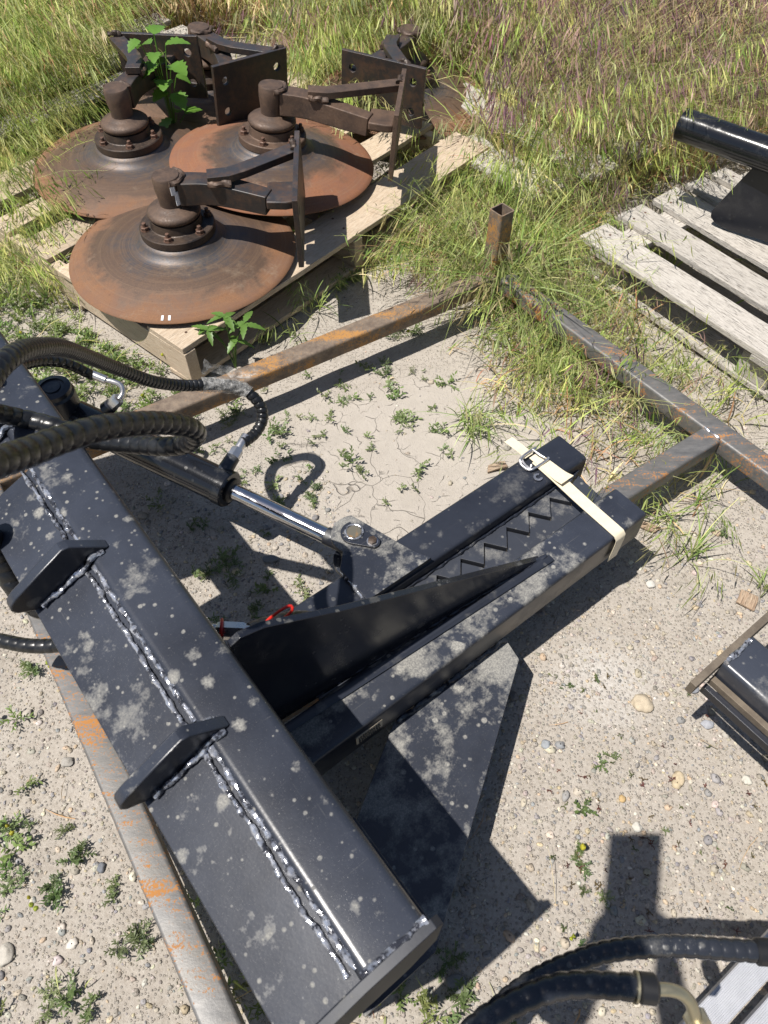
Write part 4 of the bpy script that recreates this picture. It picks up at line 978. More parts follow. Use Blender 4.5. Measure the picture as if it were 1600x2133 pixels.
def pick(N, cols, var=.22):
    cols = np.array(cols, float); c = cols[rng.integers(0, len(cols), N)]
    return c*(1+rng.normal(0, var, (N, 1)))*(1+rng.normal(0, var*.25, (N, 3)))
def unit(v): return v/np.maximum(1e-9, np.linalg.norm(v, axis=-1, keepdims=True))
def interp(x, pts):
    xs, ys = zip(*pts); return np.interp(x, xs, ys)
def scatter(N, dens, x0=-3.2, x1=3.2, y0=-.4, y1=6.2):
    P = np.stack([rng.uniform(x0, x1, N), rng.uniform(y0, y1, N), np.zeros(N)], 1)
    px, py = pj(P); px = np.clip(px, -150, 1750); keep = rng.random(N) < dens(px, py, P)
    return P[keep]
def in_disc(P, pad=0.):
    m = np.zeros(len(P), bool)
    for x, y in ((-.643, 2.118), (-.415, 2.6), (-.905, 2.64), (-.72, 3.17), (.09, 3.3)): m |= (P[:, 0]-x)**2+(P[:, 1]-y)**2 < (.35+pad)**2
    return m
def loc_frame(P, o, ang): 
    c, s_ = math.cos(ang), math.sin(ang); x = P[:, 0]-o[0]; y = P[:, 1]-o[1]; return x*c+y*s_, -x*s_+y*c
def on_boards(P):
    """roots may not come up through deck boards"""
    m = np.zeros(len(P), bool)
    u, v = loc_frame(P, pa, P_ANG)
    for x0, y0, L_, wd in [(0, 0, 1.52, .165), (.01, .27, 1.5, .12), (-.01, .48, 1.5, .12), (.0, .67, 1.5, .15), (.0, .90, 1.5, .10), (-.03, 1.085, 1.5, .165)]:
        m |= (u > x0) & (u < x0+L_) & (v > y0) & (v < y0+wd)
    u, v = loc_frame(P, o_, math.atan2(bd.y, bd.x))
    for x0, y0, L_, wd in rb: m |= (u > x0-.01) & (u < x0+L_) & (v > y0-.01) & (v < y0+wd+.01)
    u, v = loc_frame(P, (pc_.x, pc_.y), R(-52))
    for x0, y0, L_, wd in [(0, -.02, .48, .16)]: m |= (u > x0) & (u < x0+L_) & (v > y0) & (v < y0+wd) & (np.sin(P[:, 0]*31+P[:, 1]*17) > -.2)
    return m
GREEN = [(.34, .42, .10), (.46, .52, .15), (.54, .58, .20), (.22, .32, .07), (.60, .60, .28)]
YEL = [(.56, .53, .22), (.62, .55, .28), (.48, .48, .2)]
STRAW = [(.66, .50, .27), (.74, .61, .38), (.56, .37, .19), (.46, .25, .14)]
PURP = [(.27, .155, .17), (.36, .22, .19), (.20, .11, .14), (.46, .32, .25), (.40, .36, .18)]

def tall_line(px): return interp(px, [(-150, 380), (0, 345), (110, 300), (205, 235), (235, 120), (420, 70), (590, 90), (610, 215), (700, 240), (830, 240), (900, 290), (960, 330), (1000, 400), (1060, 430), (1160, 455), (1210, 450), (1300, 425), (1420, 385), (1500, 350), (1560, 330), (1600, 320), (1750, 300)])

def stems(vg, roots, h, lean_dir, lean, col, wd=.0022):
    N = len(roots); S = 6; t = np.linspace(0, 1, S)[None, :, None]
    ld = np.stack([np.cos(lean_dir), np.sin(lean_dir), np.zeros(N)], 1)
    hz = h[:, None, None]; le = lean[:, None, None]
    P = roots[:, None]+ld[:, None]*hz*(le*.35*t+le*.75*t**3)+np.array([0, 0, 1.])*hz*(t-.28*le*t**3)
    side = unit(np.stack([-np.sin(lean_dir)+rng.normal(0, .5, N), np.cos(lean_dir)+rng.normal(0, .5, N), np.zeros(N)], 1))
    vg.strips(P, wd*np.linspace(1, .45, S)[None]*np.ones((N, 1)), side, col)
    return P, ld
def panicles(vg, roots, h, cols, droop=1.0, n=(9, 17), bias=None, stemcols=None, seg=(0.55, 1.0), size=1.0):
    N = len(roots)
    if N == 0: return
    az = rng.uniform(0, 2*np.pi, N) if bias is None else rng.normal(bias, .9, N)
    lean = rng.uniform(.35, .95, N)*droop
    P, ld = stems(vg, roots, h, az, lean, pick(N, stemcols or GREEN), .0022)
    k = n[1]; idx = np.repeat(np.arange(N), k); M_ = len(idx)
    keep = rng.random(M_) < (n[0]+(n[1]-n[0])*rng.random(N))[idx]/n[1]; idx = idx[keep]; M_ = len(idx)
    tt = rng.uniform(seg[0], seg[1], M_)*5; i0 = np.clip(tt.astype(int), 0, 4); fr = (tt-i0)[:, None]
    base = P[idx, i0]*(1-fr)+P[idx, i0+1]*fr
    out = unit(ld[idx]*rng.uniform(.1, 1.1, (M_, 1))+rng.normal(0, .55, (M_, 3))*np.array([1, 1, .25]))
    ped = rng.uniform(.012, .045, M_)[:, None]*size
    down = np.array([0, 0, -1.])
    a = base; b = base+out*ped*.6+np.array([0, 0, .35])*ped; c = b+unit(out*.7+down*.5)*ped*.6
    L_ = rng.uniform(.020, .040, M_)[:, None]*size; dr = unit(out*rng.uniform(.1, .7, (M_, 1))+down*1.0+ld[idx]*.25)
    d = c+dr*L_*.35; e = c+dr*L_*.75; f = c+dr*L_*1.25+out*L_*.12
    Q = np.stack([a, b, c, d, e, f], 1)
    Wd = np.tile(np.array([.0006, .0006, .0012, .0042, .0030, .0005]), (M_, 1))*rng.uniform(.7, 1.25, (M_, 1))*size
    sd = unit(np.cross(dr, rng.normal(0, 1, (M_, 3))))
    cc = cols[idx]*(1+rng.normal(0, .16, (M_, 1)))
    vg.strips(Q, Wd, sd, cc)
def blades(vg, roots, h, wd, cols, droop=.8, S=7, bias=None, flop=1.0):
    N = len(roots)
    if N == 0: return
    az = rng.uniform(0, 2*np.pi, N) if bias is None else rng.normal(bias, 1.0, N)
    ld = np.stack([np.cos(az), np.sin(az), np.zeros(N)], 1); t = np.linspace(0, 1, S)[None, :, None]
    le = rng.uniform(.2, 1.0, N)[:, None, None]*droop; hz = h[:, None, None]
    fl = rng.uniform(.1, 1.1, N)[:, None, None]*flop
    P = roots[:, None]+ld[:, None]*hz*(le*.4*t+le*.9*t**2)+np.array([0, 0, 1.])*hz*(t-.62*fl*t**2.6)
    tw = rng.normal(0, .35, (N, 3))*np.array([1, 1, .3])
    side = unit(np.stack([-np.sin(az), np.cos(az), np.zeros(N)], 1)+tw)
    prof = np.array([.55, .9, 1, .95, .75, .45, .06])[None]
    fade = np.linspace(.88, 1.10, S)[None, :, None]
    vg.strips(P, wd[:, None]*prof, side, cols[:, None]*fade)

def build_grass():
    vg = Veg()
    # --- tall brome behind everything
    def d_tall(px, py, P): return ((py < tall_line(px)) & ~in_disc(P) & ~on_boards(P) & (np.abs(P[:, 0]) < .60*P[:, 1]+.45))*1.0
    r0 = scatter(34000, d_tall, y0=2.0, y1=6.6); px, py = pj(r0)
    n_ = np.array([noise.noise(Vector((p[0]*1.3, p[1]*1.3, 7))) for p in r0])
    purple = np.clip(interp(px, [(0, -.15), (600, .02), (900, .45), (1150, .75), (1350, .62), (1600, .42)])+n_*.7, 0, 1)
    dry = np.clip(interp(px, [(0, .25), (200, .35), (500, .60), (620, .2), (800, .12), (1300, .20), (1600, .4)])+n_*.4-np.clip((py-150)/600, 0, .2), 0, 1)
    isP = rng.random(len(r0)) < purple; isD = (~isP) & (rng.random(len(r0)) < dry)
    col = np.where(isP[:, None], pick(len(r0), PURP), np.where(isD[:, None], pick(len(r0), STRAW), pick(len(r0), GREEN+[(.36, .40, .17)])))
    h = rng.uniform(.34, .72, len(r0))*interp(px, [(0, 1.0), (240, .9), (420, .75), (560, .75), (620, 1.0), (1600, 1.0)])
    close = (py > 170) & (px > 560) & (px < 900); h = np.where(close, h*.75, h)
    near = (py > 215)
    panicles(vg, r0[near], h[near], col[near], stemcols=GREEN+YEL+STRAW[:1], n=(12, 20), bias=-.5, size=1.08)
    panicles(vg, r0[~near], h[~near], col[~near], stemcols=GREEN+YEL+STRAW[:1], n=(10, 17), bias=-.5, size=1.4)
    r1 = scatter(52000, d_tall, y0=2.0, y1=6.6); px, py = pj(r1)
    pd = interp(px, [(0, .35), (200, .5), (500, .85), (620, .4), (900, .45), (1300, .55), (1600, .7)])
    dr = rng.random(len(r1)) < pd
    blades(vg, r1, np.where(dr, rng.uniform(.08, .30, len(r1)), rng.uniform(.18, .50, len(r1))), rng.uniform(.003, .0095, len(r1)), np.where(dr[:, None], pick(len(r1), STRAW), pick(len(r1), GREEN+YEL[:2])), .8)
    # --- middle band round the corner post, along the rails, in front of the right pallet
    def d_mid(px, py, P):
        a = ((px > 860) & (px < 1240) & (py > 330) & (py < 610))*.95
        b = ((px > 1020) & (px < 1330) & (py > 600) & (py < 870) & (py > 560+(px-1000)*.35-60))*.45
        c = ((px > 620) & (px < 1000) & (py > 380) & (py < 600-(px-620)*.12) & (py > 700-.55*px+40))*.45
        d = ((px < 190) & (py > 330) & (py < 640))*.55
        e = ((px > 1230) & (px < 1600) & (py > 520+.8*(px-1230)) & (py < 700+.72*(px-1230)))*.16
        f = ((px > 1080) & (px < 1480) & (py > 800) & (py < 1090) & (py > 760+.2*(px-1080)))*.10
        g = ((px > 640) & (px < 800) & (py > 330) & (py < 470))*.0
        return np.maximum.reduce([a, b, c, d, e, f, g])*~in_disc(P)*~on_boards(P)
    r2 = scatter(13000, d_mid, y0=.8, y1=3.4, x0=-1.8, x1=1.6); px, py = pj(r2)
    isP = rng.random(len(r2)) < interp(px, [(0, 0), (850, .1), (1000, .35), (1250, .25), (1600, 0)])
    cl = np.where(isP[:, None], pick(len(r2), PURP), pick(len(r2), GREEN+[(.36, .41, .17)]*2))
    panicles(vg, r2, np.where((px < 1010) & (py < 470), .55, 1)*rng.uniform(.10, .27, len(r2)), cl, n=(7, 13), stemcols=GREEN+YEL, size=.95, droop=1.25)
    r3 = scatter(26000, d_mid, y0=.8, y1=3.4, x0=-1.8, x1=1.6); dr = rng.random(len(r3)) < .42
    blades(vg, r3, rng.uniform(.05, .17, len(r3)), rng.uniform(.0025, .0065, len(r3)), np.where(dr[:, None], pick(len(r3), STRAW), pick(len(r3), GREEN+YEL[:1])), 1.1)
    # --- single clumps that the photo shows on bare soil
    for cx, cy, nb, hh, sp, pn in ((1030, 640, 44, .36, .035, 26), (1000, 610, 34, .34, .04, 22), (1062, 640, 36, .34, .035, 22), (960, 590, 26, .30, .05, 14), (1085, 665, 30, .26, .04, 10), (1045, 560, 22, .22, .05, 8), (1150, 700, 46, .20, .05, 10), (1110, 770, 34, .17, .05, 6), (1210, 790, 30, .17, .05, 9), (985, 905, 34, .13, .03, 3), (960, 880, 22, .12, .03, 2), (1060, 650, 26, .17, .04, 9),
                                   (1300, 800, 24, .15, .05, 7), (1390, 1085, 20, .12, .04, 5), (1440, 1165, 18, .13, .03, 5), (1500, 990, 12, .12, .05, 4), (1180, 830, 18, .14, .05, 6), (1330, 930, 18, .13, .05, 4),
                                   (1400, 800, 12, .13, .06, 6), (1130, 610, 18, .14, .05, 8), (1020, 700, 16, .13, .05, 6), (1480, 660, 8, .16, .02, 1), (1390, 560, 9, .2, .02, 1), (1460, 480, 10, .2, .03, 2), (1570, 560, 7, .15, .02, 1), (1590, 1225, 14, .07, .02, 0), (660, 640, 18, .12, .03, 5), (600, 700, 14, .08, .03, 3)):
        c = np.array(at(cx, cy, 0)); rr = c+rng.normal(0, sp, (nb, 3))*np.array([.5, .5, 0])
        big = cx > 1000 and cy < 900
        blades(vg, rr, rng.uniform(.45, 1.1, nb)*hh, rng.uniform(.003, .0095 if big else .005, nb), pick(nb, [(.30, .39, .13), (.24, .33, .09), (.40, .44, .20)]), 1.25)
        if pn:
            rr = c+rng.normal(0, sp, (pn, 3))*np.array([.7, .7, 0]); panicles(vg, rr, rng.uniform(.8, 1.25, pn)*hh, pick(pn, [(.30, .37, .12), (.24, .32, .09), (.34, .31, .16)]), n=(10, 16), droop=1.4)
    # --- brome nodding over discs and boards at the left and between the units
    for cx, cy, nn, hh, bias, zz in ((30, 470, 26, .34, -.4, 0), (20, 390, 22, .34, -.4, 0), (200, 200, 16, .36, -.8, 0), (80, 220, 22, .38, -.6, 0), (1010, 480, 14, .26, -1.3, 0), (1080, 520, 12, .26, -1.6, 0), (1030, 430, 22, .34, -1.3, 0), (1090, 430, 18, .32, -1.2, 0), (90, 520, 22, .30, -.6, 0), (10, 600, 20, .26, -.5, 0), (60, 330, 26, .34, -.4, 0), (130, 300, 22, .30, -.6, 0), (700, 300, 14, .24, -1.4, .12), (640, 270, 14, .26, -1.4, .12), (745, 330, 16, .22, -1.5, .12), (780, 300, 12, .28, -1.2, .1), (555, 190, 10, .30, -1.5, .1), (590, 150, 12, .34, -1.3, .1), (180, 560, 10, .14, -.3, 0), (905, 335, 8, .22, -1.0, .0)):
        c = np.array(at(cx, cy, 0)); rr = c+rng.normal(0, .055, (nn, 3))*np.array([1, .8, 0])+np.array([0, 0, zz])
        panicles(vg, rr, rng.uniform(.75, 1.15, nn)*hh, pick(nn, PURP if cx in (555, 590) else GREEN+[(.34, .38, .15)]), n=(12, 18), bias=bias, droop=1.15, size=1.15)
        rr = c+rng.normal(0, .05, (nn, 3))*np.array([1, .8, 0]); blades(vg, rr+np.array([0, 0, zz]), rng.uniform(.5, 1, nn)*hh*.7, rng.uniform(.003, .006, nn), pick(nn, GREEN+YEL+STRAW[:1]), .9)
    o = vg.build('grass', M['veg']); tag(o, 'tall wild brome grass with green, straw and purple drooping seed heads', 'grass', kind='stuff')
build_grass()

def build_straw():
    vg = Veg()
    def d(px, py, P):
        a = (py < tall_line(px)+20)*.9; b = ((px > 930) & (px < 1330) & (py > 560) & (py < 1010) & (py > 520+(px-1000)*.3) & (py < 760+(px-930)*.75))*.75
        c = ((px > 850) & (px < 1260) & (py > 330) & (py < 640))*.8; e = ((px > 1200) & (px < 1500) & (py > 860) & (py < 1120))*.5; f = ((px < 400) & (py > 700) & (py < 880))*.12
        g = (py > 1500)*.015
        return np.maximum.reduce([a, b, c, e, f, g])
    r = scatter(26000, d, y0=-.1, y1=5); N = len(r)
    az = rng.uniform(0, 2*np.pi, N); L_ = rng.uniform(.02, .10, N)[:, None, None]; t = np.linspace(0, 1, 4)[None, :, None]
    ld = np.stack([np.cos(az), np.sin(az), rng.uniform(-.05, .35, N)], 1)[:, None]; sd = np.stack([-np.sin(az), np.cos(az), np.zeros(N)], 1)
    P = r[:, None]+ld*L_*t+sd[:, None]*L_*rng.normal(0, .25, N)[:, None, None]*t**2+np.array([0, 0, 1])*(.004+rng.uniform(0, .02, N)[:, None, None]*np.sin(np.pi*t))
    vg.strips(P, rng.uniform(.001, .0035, N)[:, None]*np.array([[.8, 1, .9, .3]]), unit(sd+rng.normal(0, .4, (N, 3))*np.array([.2, .2, 1])), pick(N, STRAW+[(.56, .46, .32), (.30, .22, .15)]))
    o = vg.build('dry_straw', M['veg']); tag(o, 'dead straw and thatch matted over the soil between the grass', 'straw', kind='stuff')
build_straw()

def leafy(vg, roots, size, cols, nstem=7, nleaf=7, up=.45, leafw=.0042):
    """low rosettes: stems spreading from the root, small pointed leaves along them"""
    N = len(roots); idx = np.repeat(np.arange(N), nstem); M_ = len(idx)
    az = rng.uniform(0, 2*np.pi, M_); el = rng.uniform(.1, 1.1, M_)*up*2
    d = unit(np.stack([np.cos(az), np.sin(az), el], 1)); L_ = size[idx]*rng.uniform(.5, 1.15, M_)
    t = np.linspace(0, 1, 4)[None, :, None]; sd = np.stack([-np.sin(az), np.cos(az), np.zeros(M_)], 1)
    P = roots[idx][:, None]+d[:, None]*L_[:, None, None]*t+np.array([0, 0, -1.])*L_[:, None, None]*.25*t**2+np.array([0, 0, .003])
    vg.strips(P, np.full((M_, 4), .0014), sd, cols[idx]*.9)
    j = np.repeat(np.arange(M_), nleaf); K = len(j); f = np.tile(np.linspace(.25, 1.0, nleaf), M_)
    base = roots[idx][j]+d[j]*(L_[j]*f)[:, None]+np.array([0, 0, -1.])*(L_[j]*.25*f**2)[:, None]+np.array([0, 0, .003])
    ls = np.where(np.arange(K) % 2 == 0, 1., -1.)
    ld = unit(d[j]*.8+sd[j]*ls[:, None]*rng.uniform(.3, 1.2, (K, 1))+rng.normal(0, .28, (K, 3))+np.array([0, 0, .2]))
    lL = (L_[j]*rng.uniform(.22, .42, K))[:, None, None]; tt = np.array([0, .35, .7, 1.])[None, :, None]
    Q = base[:, None]+ld[:, None]*lL*tt+np.array([0, 0, -1.])*lL*.22*tt**2
    sw = unit(np.cross(ld, np.array([0, 0, 1.])+rng.normal(0, .3, (K, 3))))
    vg.strips(Q, (leafw*size[idx][j]/.04)[:, None]*np.array([[.35, 1., .8, .08]])*rng.uniform(.7, 1.2, (K, 1)), sw, cols[idx][j]*(1+rng.normal(0, .15, (K, 1))))
WEED = [(.15, .23, .06), (.20, .28, .08), (.12, .19, .05), (.24, .31, .10)]
def build_weeds():
    vg = Veg()
    def d_thick(px, py, P):
        a = ((px < 350) & (py > 500+px*.28) & (py < 900-px*.35))*.75
        b = ((px > 380) & (px < 1000) & (py > 860-.45*px-60) & (py < 900-.42*px+0))*.9
        c = ((px < 60) & (py > 1280) & (py < 2000))*.10
        d = ((px > 560) & (px < 900) & (py > 2000))*.22; e = ((px < 190) & (py > 2000))*.15
        f = ((px > 380) & (px < 560) & (py > 1700))*.2; g = ((px > 230) & (px < 330) & (py > 790) & (py < 870))*.5
        h = ((px > 1000) & (px < 1250) & (py > 460) & (py < 620))*.3
        i = ((px > 380) & (px < 560) & (py > 640) & (py < 900-.42*px+30))*.8
        return np.maximum.reduce([a, b, c, d, e, f, g, h, i])*~in_disc(P)*~on_boards(P)
    r = scatter(19000, d_thick, y0=-.3, y1=3.2, x0=-2, x1=1.5); leafy(vg, r, rng.uniform(.02, .055, len(r)), pick(len(r), WEED+[(.24, .29, .10)], .2), 6, 6, .9)
    r = scatter(7000, d_thick, y0=-.3, y1=3.2, x0=-2, x1=1.5); blades(vg, r, rng.uniform(.03, .11, len(r)), rng.uniform(.0015, .004, len(r)), pick(len(r), GREEN+YEL[:1]), 1.2)
    # scattered sprigs on the bare clay and gravel
    def d_sp(px, py, P):
        a = ((px > 440) & (px < 960) & (py > 760) & (py < 1060))*.5; b = ((px < 480) & (py > 1350))*.035
        c = ((px > 560) & (px < 900) & (py > 900) & (py < 1300))*.06; d = ((px > 1300) & (py > 850) & (py < 1150))*.15; e = ((px > 950) & (py > 1550))*.045
        f = ((px > 250) & (px < 600) & (py > 800) & (py < 1000))*.35; h = ((px > 200) & (px < 560) & (py > 950) & (py < 1300))*.18
        return np.maximum.reduce([a, b, c, d, e, f, h])
    r = scatter(2300, d_sp, y0=-.1, y1=2.2, x0=-1.2, x1=1.3); px, py = pj(r)
    leafy(vg, r, np.where(rng.random(len(r)) < .3, rng.uniform(.028, .045, len(r)), rng.uniform(.012, .026, len(r))), pick(len(r), [(.17, .24, .08), (.13, .19, .06), (.21, .26, .11)], .15), 6, 6, .6, .0058)
    for cx, cy, s_, n_ in ((135, 1765, .050, 3), (105, 1860, .042, 4), (20, 1730, .045, 4), (285, 1975, .042, 4), (120, 2095, .045, 3), (190, 2095, .03, 2), (70, 1390, .035, 5), (1210, 1775, .032, 3), (1190, 1960, .022, 2), (1250, 1885, .030, 2), (960, 2090, .05, 6), (930, 2000, .03, 4), (20, 1850, .04, 3),
                           (480, 1180, .045, 5), (420, 1100, .03, 4), (640, 1050, .03, 4), (660, 1020, .026, 3), (545, 1275, .03, 4), (830, 700, .055, 5), (540, 700, .05, 4), (480, 870, .045, 5), (1560, 810, .04, 5), (800, 770, .04, 3), (420, 1190, .035, 4), (1240, 1410, .012, 4), (1180, 1430, .012, 4), (230, 1870, .03, 2)):
        c = np.array(at(cx, cy, 0)); rr = c+rng.normal(0, s_*.45, (n_, 3))*np.array([1, 1, 0]); leafy(vg, rr, np.full(n_, s_*.78)*rng.uniform(.5, 1.1, n_), pick(n_, [(.15, .20, .075), (.11, .16, .06), (.19, .23, .10)], .2), 8, 9, .7, .0040)
    # tiny red-brown seedlings in the gravel
    def d_red(px, py, P): return ((px > 1130) & (py > 1380) & (py < 2000))*.5
    r = scatter(420, d_red, y0=.0, y1=1.0, x0=.1, x1=1.0); leafy(vg, r, rng.uniform(.004, .010, len(r)), pick(len(r), [(.15, .06, .045), (.12, .09, .04), (.12, .15, .05)]), 5, 3, .3, .012)
    o = vg.build('low_weeds', M['leaf']); tag(o, 'low green weeds and seedlings creeping over clay and gravel', 'weeds', kind='stuff')
    # yellow button flowers of the pineapple weed
    vf = Veg()
    def d_y(px, py, P): return np.maximum(d_thick(px, py, P), .02*((px < 250) & (py > 1350)))
    r = scatter(900, d_y, y0=-.3, y1=3.0, x0=-1.8, x1=1.2); r[:, 2] = rng.uniform(.03, .075, len(r))
    for cx, cy in ((815, 655), (830, 670), (850, 690), (15, 1720), (25, 1735), (65, 1885), (75, 1892), (60, 1870), (100, 1380), (105, 1388), (1215, 1765), (1190, 1955), (1195, 1950), (380, 725), (395, 705)): r = np.vstack([r, np.array(at(cx, cy, .035))])
    vf.blobs(r, np.repeat(rng.uniform(.0035, .006, len(r))[:, None], 3, 1)*np.array([1, 1, 1.2]), pick(len(r), [(.42, .44, .04), (.36, .42, .06), (.50, .46, .05)], .1), CUBE_V, CUBE_F)
    o = vf.build('button_flowers', M['leaf'], True); tag(o, 'tiny yellow green button flower heads dotted among the low weeds', 'flowers', kind='stuff')
def ball_mesh(n=8, m=5):
    vs = []; fs = []
    for j in range(m+1):
        th = math.pi*j/m; rr = max(math.sin(th), .12)
        for i in range(n): a = 2*math.pi*i/n; vs.append((rr*math.cos(a), rr*math.sin(a), math.cos(th)))
    for j in range(m):
        for i in range(n): fs.append((j*n+i, (j+1)*n+i, (j+1)*n+(i+1) % n, j*n+(i+1) % n))
    fs += [tuple(reversed((0, 2, 4, 6))), (m*n, m*n+2, m*n+4, m*n+6)]
    return np.array(vs), np.array(fs)
CUBE_V, CUBE_F = ball_mesh()
build_weeds()

def build_stones():
    vg = Veg(); SC = [(.30, .27, .23), (.42, .37, .29), (.50, .45, .37), (.27, .27, .28), (.22, .22, .23), (.47, .38, .26), (.36, .33, .30), (.54, .50, .44), (.26, .24, .22)]
    def d_g(px, py, P):
        a = interp(py, [(900, .05), (1150, .5), (1350, 1), (2200, 1)])*(px > 980); b = ((px < 520) & (py > 1000))*.65; c = ((px > 300) & (px < 700) & (py > 980) & (py < 1320))*.8
        d = (py > 1500)*.8; e = np.full(len(px), .04)
        return np.maximum.reduce([a, b, c, d, e])
    for N, r0, r1 in ((30000, .0012, .0032), (9000, .003, .0054), (1000, .0055, .010)):
        r = scatter(N, d_g, y0=-.15, y1=2.2, x0=-1.1, x1=1.3); n = len(r); s_ = rng.uniform(r0, r1, n)
        rad = s_[:, None]*np.stack([rng.uniform(.8, 1.45, n), rng.uniform(.7, 1.1, n), rng.uniform(.45, .75, n)], 1)
        z = np.array([hgt(x, y)-.004 for x, y, _ in r]); r[:, 2] = z+rad[:, 2]*rng.uniform(.1, .5, n)
        vg.blobs(r, rad, pick(n, SC, .13), CUBE_V, CUBE_F)
    o = vg.build('gravel', M['stone'], True); tag(o, 'mixed grey, tan and cream gravel pressed into the dirt', 'gravel', kind='stuff')
build_stones()
# larger single stones the photo shows
def stone(px, py, w_, h_, col, label, ang=0):
    c = at(px, py, 0); k = (c.y*CP+H*SP); rx = w_/2*k/F; ry = h_/2*k/F/.9; m = MB(); vs = []; n, mm = 18, 10
    sd = random.random()*50
    for j in range(mm+1):
        th = math.pi*j/mm; rr = max(math.sin(th), .02)
        for i in range(n):
            a = 2*math.pi*i/n; d = Vector((rr*math.cos(a), rr*math.sin(a), math.cos(th))); f = 1+.30*noise.noise(d*1.3+Vector((sd, 0, 0)))+.08*noise.noise(d*4+Vector((sd, 0, 0)))
            v = Vector((d.x*rx*f, d.y*ry*f, d.z*min(rx, ry)*.55*f)); vs.append(v)
    fs = [(j*n+i, (j+1)*n+i, (j+1)*n+(i+1) % n, j*n+(i+1) % n) for j in range(mm) for i in range(n)]+[tuple(range(n)), tuple(reversed(range(mm*n, mm*n+n)))]
    m.add(vs, fs); o = link_mesh('stone', m.v, m.f, stone_col(col), (c.x, c.y, hgt(c.x, c.y)+.001)); finish(o, 0, 60); o.rotation_euler = (0, 0, R(ang)); tag(o, label, 'stone', 'loose stones on the ground')
_sc = {}
def stone_col(c):
    if c not in _sc:
        q = NB('stone_rock'); co = q.coord(); n = q.noise(90, 6, .7, co); n2 = q.noise(400, 3, .7, co)
        _sc[c] = q.set(Base_Color=q.mix(q.ramp(n, .3, .7), tuple(x*.8 for x in c), tuple(min(1, x*1.18) for x in c)), Roughness=.85, Normal=q.bump(q.ma('ADD', n, n2), .5, .0015))
    return _sc[c]
for a in ((1338, 1465, 44, 36, (.46, .39, .29), 'largest tan stone on the open gravel at right'), (1445, 1434, 22, 20, (.20, .21, .23), 'blue grey stone at the foot of the side attachment'), (1355, 1216, 18, 18, (.52, .50, .46), 'white stone near the jaw shadow'),
          (140, 1587, 24, 20, (.33, .31, .28), 'flat grey stone at the left of the near rail'), (12, 1990, 34, 40, (.44, .41, .36), 'big pale stone at the left edge'), (212, 1808, 16, 18, (.15, .16, .18), 'small dark stone left of the near rail'), (1557, 1624, 20, 18, (.52, .50, .44), 'round cream stone near the right shadow'),
          (1415, 1620, 26, 26, (.46, .38, .26), 'ochre stone among pebbles at right centre'), (1296, 1664, 16, 14, (.47, .33, .16), 'orange pebble in the open gravel'), (1326, 1724, 20, 18, (.50, .48, .43), 'pale stone above the photographer shadow'), (1136, 1553, 20, 18, (.28, .30, .32), 'grey stone beside the brace plate shadow'),
          (1068, 1452, 22, 20, (.16, .15, .14), 'brown stone in the shade of the brace plate'), (952, 2050, 44, 34, (.20, .20, .20), 'dark flat stone among weeds at the bottom'), (565, 1166, 34, 18, (.16, .17, .18), 'flat dark stone under the cylinder'), (298, 1075, 20, 16, (.27, .24, .20), 'brown oval stone beside the near beam'),
          (1475, 1508, 26, 18, (.34, .35, .38), 'angular grey stone inside the side attachment shadow'), (55, 1487, 20, 20, (.42, .38, .33), 'small tan stone by the left margin')): stone(*a)
def chip(px, py, L_, wd, ang, label):
    c = at(px, py, 0); o = link_mesh('wood_chip', *(lambda m: (m.v, m.f))(board_mb(L_, wd, .008, -L_/2, -wd/2, 0, px)), M['chip'], (c.x, c.y, hgt(c.x, c.y)+.001)); finish(o, .002, 30)
    o.rotation_euler = (R(6), R(-4), R(ang)); tag(o, label, 'wood chip', 'scraps of bark and wood')
M['chip'] = wood_mat('split_wood', (.30, .21, .14), (.19, .12, .08), (.42, .34, .25), .85, .5)
chip(1035, 975, .055, .022, 15, 'brown wood scrap behind the jaw tip'); chip(1352, 1100, .045, .022, -30, 'orange wood scrap by the fixed jaw end'); chip(1556, 1250, .042, .045, 60, 'broken bark piece near the side attachment')
chip(1025, 1100, .001, .001, 0, 'x') if False else None

# ------------------------------------------------------------------ two broad-leaved plants
def leaf_mesh(L_, wd, fold=.25, curl=.3, teeth=0, n=10):
    m = MB(); vs = []
    for i in range(n+1):
        t = i/n; w_ = wd*math.sin(math.pi*min(1, t*.98+.02)**.75)**.8*(1+(.16*(1 if i % 2 else -1) if teeth else 0)); x = L_*t; z = -curl*L_*t*t
        vs += [(x, -w_/2, z+fold*w_/2), (x, 0, z), (x, w_/2, z+fold*w_/2)]
    return vs, [(i*3+k, i*3+3+k, i*3+4+k, i*3+1+k) for i in range(n) for k in (0, 1)]
def leaf_plant(name, label, px, py, spots, gcol, stems_=1, z0=0):
    c = at(px, py, z0) if px > 9 else Vector((px, py, z0)); t = Thing(name, label, 'plant', (c.x, c.y, z0)); st = MB(); k = 0
    for (x, y, z, az, el, L_, wd, teeth) in spots:
        if z > .01: st.tube(spline([(0, 0, 0), (x*.35, y*.35, z*.6), (x, y, z)], .01), .0017, 6)
        vs, fs = leaf_mesh(L_, wd, teeth=teeth); Rm = Matrix.Rotation(az, 3, 'Z') @ Matrix.Rotation(-el, 3, 'Y')
        t.part('leaf', MB().add([Rm @ Vector(v)+Vector((x, y, z)) for v in vs], fs), M[gcol], smooth=70)
    t.part('stem', st, M[gcol], smooth=60)
